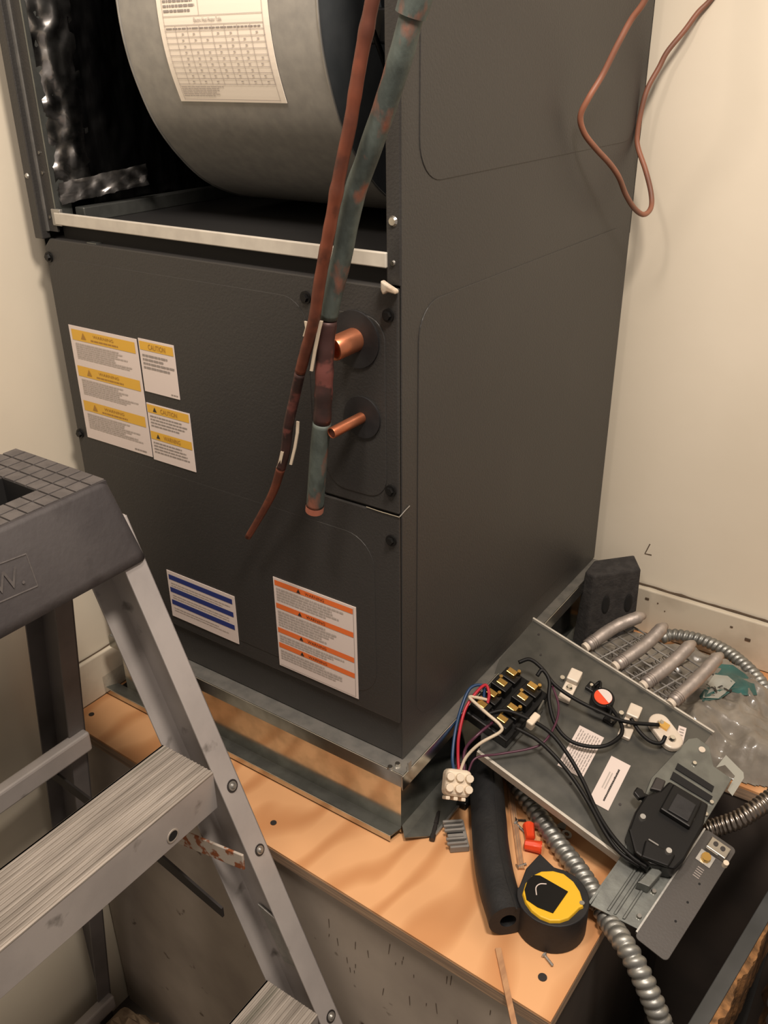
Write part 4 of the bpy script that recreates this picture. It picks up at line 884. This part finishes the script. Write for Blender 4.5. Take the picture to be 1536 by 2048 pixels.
# grey ribbed strip connector
gs = root('grey_plastic_clip', 'ribbed grey plastic clip pressed against the left of the foam sleeve', 'clip', (.045, .03, 0)); 
c_ = V((.052, .032, 0)); ex = V((.64, -.77, 0)).normalized(); ey = V((-ex.y, ex.x, 0))
Tq = lambda v_: c_ + ex * v_.x + ey * v_.y + V((0, 0, v_.z))
rb(MB().box((-.020, -.010, .0005), (.020, .012, .009), Tq), 'clip_body', M['greyplastic'], gs, bevel=.001)
for i in range(6):
    if i == 3: continue
    rb(MB().box((-.018 + .0065 * i, -.013, .009), (-.0150 + .0065 * i, .010, .0125), Tq), 'rib', M['greyplastic'], gs, bevel=.0005)
for i in range(5): rb(MB().box((-.0145 + .0065 * i, -.0105, .0091), (-.0128 + .0065 * i, .008, .0096), Tq), 'slot', M['gap'], gs)
# driver bit
a, b = atZ(877, 1625, .0035), atZ(864, 1680, .0035)
bt_ = root('driver_bit', 'dark steel driver bit lying by the corner of the metal base', 'drill bit', (a + b) / 2 * 1)
bt_.location.z = 0; d = (b - a)
rb(MB().tube([a, a + d * .06, a + d * .45], .0036, 6), 'hex_shank', M['darksteel'], bt_); rb(MB().tube([a + d * .45, a + d * .5, a + d * .8], .0027, 12), 'neck', M['darksteel'], bt_); rb(MB().tube([a + d * .8, a + d * .84, a + d * .98, b], .0034, 6), 'hex_tip', M['darksteel'], bt_)
# black clip
q = atZ(928, 1600, .006); bc_ = root('black_wire_clip', 'small black plastic clip behind the white plug', 'clip', (q.x, q.y, 0))
rb(MB().box((q.x - .006, q.y - .010, .0005), (q.x + .008, q.y + .010, .011)), 'clip_body', M['black'], bc_, bevel=.002); rb(MB().box((q.x - .009, q.y - .002, .004), (q.x - .005, q.y + .004, .009)), 'clip_tab', M['black'], bc_, bevel=.001)
# wooden slivers
for (A_, B_, wd, lab) in (((1012, 1560), (1036, 1740), .0075, 'long pale wood sliver between the foam sleeve and the ribbed conduit'), ((990, 1900), (1024, 2060), .006, 'pale wood sliver poking out below the foam sleeve')):
    a, b = atZ(*A_, .0), atZ(*B_, .0); sd_ = (b - a).normalized(); pn = V((sd_.y, -sd_.x, 0)) * -wd
    wsl = root('wood_sliver', lab, 'wood scrap', (a + b) / 2, 'pale wood slivers'); mb = MB(); mb.hull8([a, b, b + pn, a + pn], [a + V((0, 0, .003)), b + V((0, 0, .003)), b + pn * .9 + V((0, 0, .003)), a + pn + V((0, 0, .003))]); rb(mb, 'sliver', M['wood'], wsl)
    if wd > .007:
        for s_ in (.34, .66): rb(MB().add([a + pn * s_ + V((0, 0, .0032)), b + pn * s_ + V((0, 0, .0032)), b + pn * (s_ + .1) + V((0, 0, .0032)), a + pn * (s_ + .1) + V((0, 0, .0032))], [(0, 1, 2, 3)]), 'grain_split', M['plyedge'], wsl)
# screws scattered
def screw(x1, y1, x2, y2, lab, m='galvrough'):
    a, b = atZ(x1, y1, .0022), atZ(x2, y2, .0022); o = root('loose_screw', lab, 'screw', ((a.x + b.x) / 2, (a.y + b.y) / 2, 0), 'loose screws on the plywood'); d = (b - a).normalized(); L = (b - a).length
    rb(MB().tube(resample([a, b], L / 40), lambda t, l, th: .0013 + .0005 * math.sin(l * 4000), 8), 'shank', M[m], o, smooth=3.); rb(MB().disc(a, -d, .0022, .0015, 10, .0035), 'head', M[m], o)
screw(1033, 1648, 1062, 1678, 'loose screw lying behind the red wire connector'); screw(1033, 1640, 1052, 1641, 'dark screw beside the long wood sliver', 'darksteel'); screw(1036, 1733, 1052, 1728, 'loose screw end showing beside the tape measure'); screw(1090, 1912, 1106, 1932, 'thin screw lying in front of the tape measure')
for k, (x, y, r) in enumerate(((1088, 1612, .004), (1120, 1650, .005), (1133, 1667, .006))):
    q = atZ(x, y, .003); o = root('plastic_scrap', ['clear plastic scrap between conduit and heater plate, farthest back', 'clear plastic scrap between conduit and heater plate, the middle one', 'clear ring shaped plastic scrap beside the ribbed conduit'][k], 'scrap', (q.x, q.y, 0), 'clear plastic scraps')
    if k == 2: rb(MB().ring((q.x, q.y, .0005), (.2, .1, 1), r * .5, r, .002, 16), 'ring', M['galvrough'], o)
    else: rb(MB().prism([(q.x - r, q.y - r), (q.x + r * 1.5, q.y - r * .4), (q.x + r, q.y + r * 1.6), (q.x - r * .3, q.y + r)], .0004, .0022), 'flake', M['galvrough'], o)
# black cord curling behind the plug
cw = root('black_cable', 'thin black cable lying on the flange of the metal base', 'cable', (.02, .15, .0))
rb(MB().tube(spline([atZ(868, 1512, .020), atZ(880, 1528, .014), atZ(902, 1532, .012), atZ(925, 1526, .014), atZ(955, 1505, .022)], 8), .0016, 8), 'cable_jacket', M['black'], cw, smooth=3.)

# ================================================================ LEANING PANEL in the pit
lp = root('insulated_door_panel', 'grey metal panel edge with torn orange fibreglass and foil, standing in the dark gap', 'panel', (.37, .2, FZ))
zt_ = -.12
La, Lb = atZ(1536, 1780, zt_), atZ(1375, 2048, zt_); dL = (La - Lb).normalized(); La = La + dL * .02; Lb = Lb - dL * .08; sd = V((dL.y, -dL.x, 0))
dn_ = V((0, 0, FZ - zt_))
rb(MB().hull8([Lb + dn_, La + dn_, La + sd * .008 + dn_, Lb + sd * .008 + dn_], [Lb, La, La + sd * .017, Lb + sd * .017]), 'metal_skin', mat('panel_paint', (.075, .08, .08, 1), (.09, .095, .095, 1), rough=.5, scale=20), lp, bevel=.001)
q = MB(); n_ = 70; vs = []; LL = (La - Lb).length
for i in range(n_ + 1):
    t = i / n_; y = Lb + dL * (LL * t) + sd * .0172; wd = .006 + .008 * noise.noise(V((t * 9, 0, 0))) + .004 * noise.noise(V((t * 40, 2, 0))); wd = max(.0015, wd) if t < .68 else max(.0004, wd * (1 - (t - .68) * 5))
    vs += [y + V((0, 0, -.002)), y + sd * wd + V((0, 0, -.004 + .003 * noise.noise(V((t * 50, 5, 0))))), y + sd * wd * .8 + V((0, 0, -.10)), y + V((0, 0, -.10))]
q.add(vs, [(i * 4 + j, i * 4 + (j + 1) % 4, (i + 1) * 4 + (j + 1) % 4, (i + 1) * 4 + j) for i in range(n_) for j in range(4)]); rb(q, 'torn_fibreglass', M['fibre'], lp)
q = crumple(lambda u, v: (Lb + dL * (LL * (.05 + .85 * v)) + sd * (.050 + .012 * math.sin(v * 5) + .012 * u) + V((0, 0, -.015 - .22 * u)), V((1, 0, .6))), 30, 60, .012, 26)
rb(q, 'foil_facing', M['foil'], lp, smooth=3.2, label='crumpled grey foil sheet')
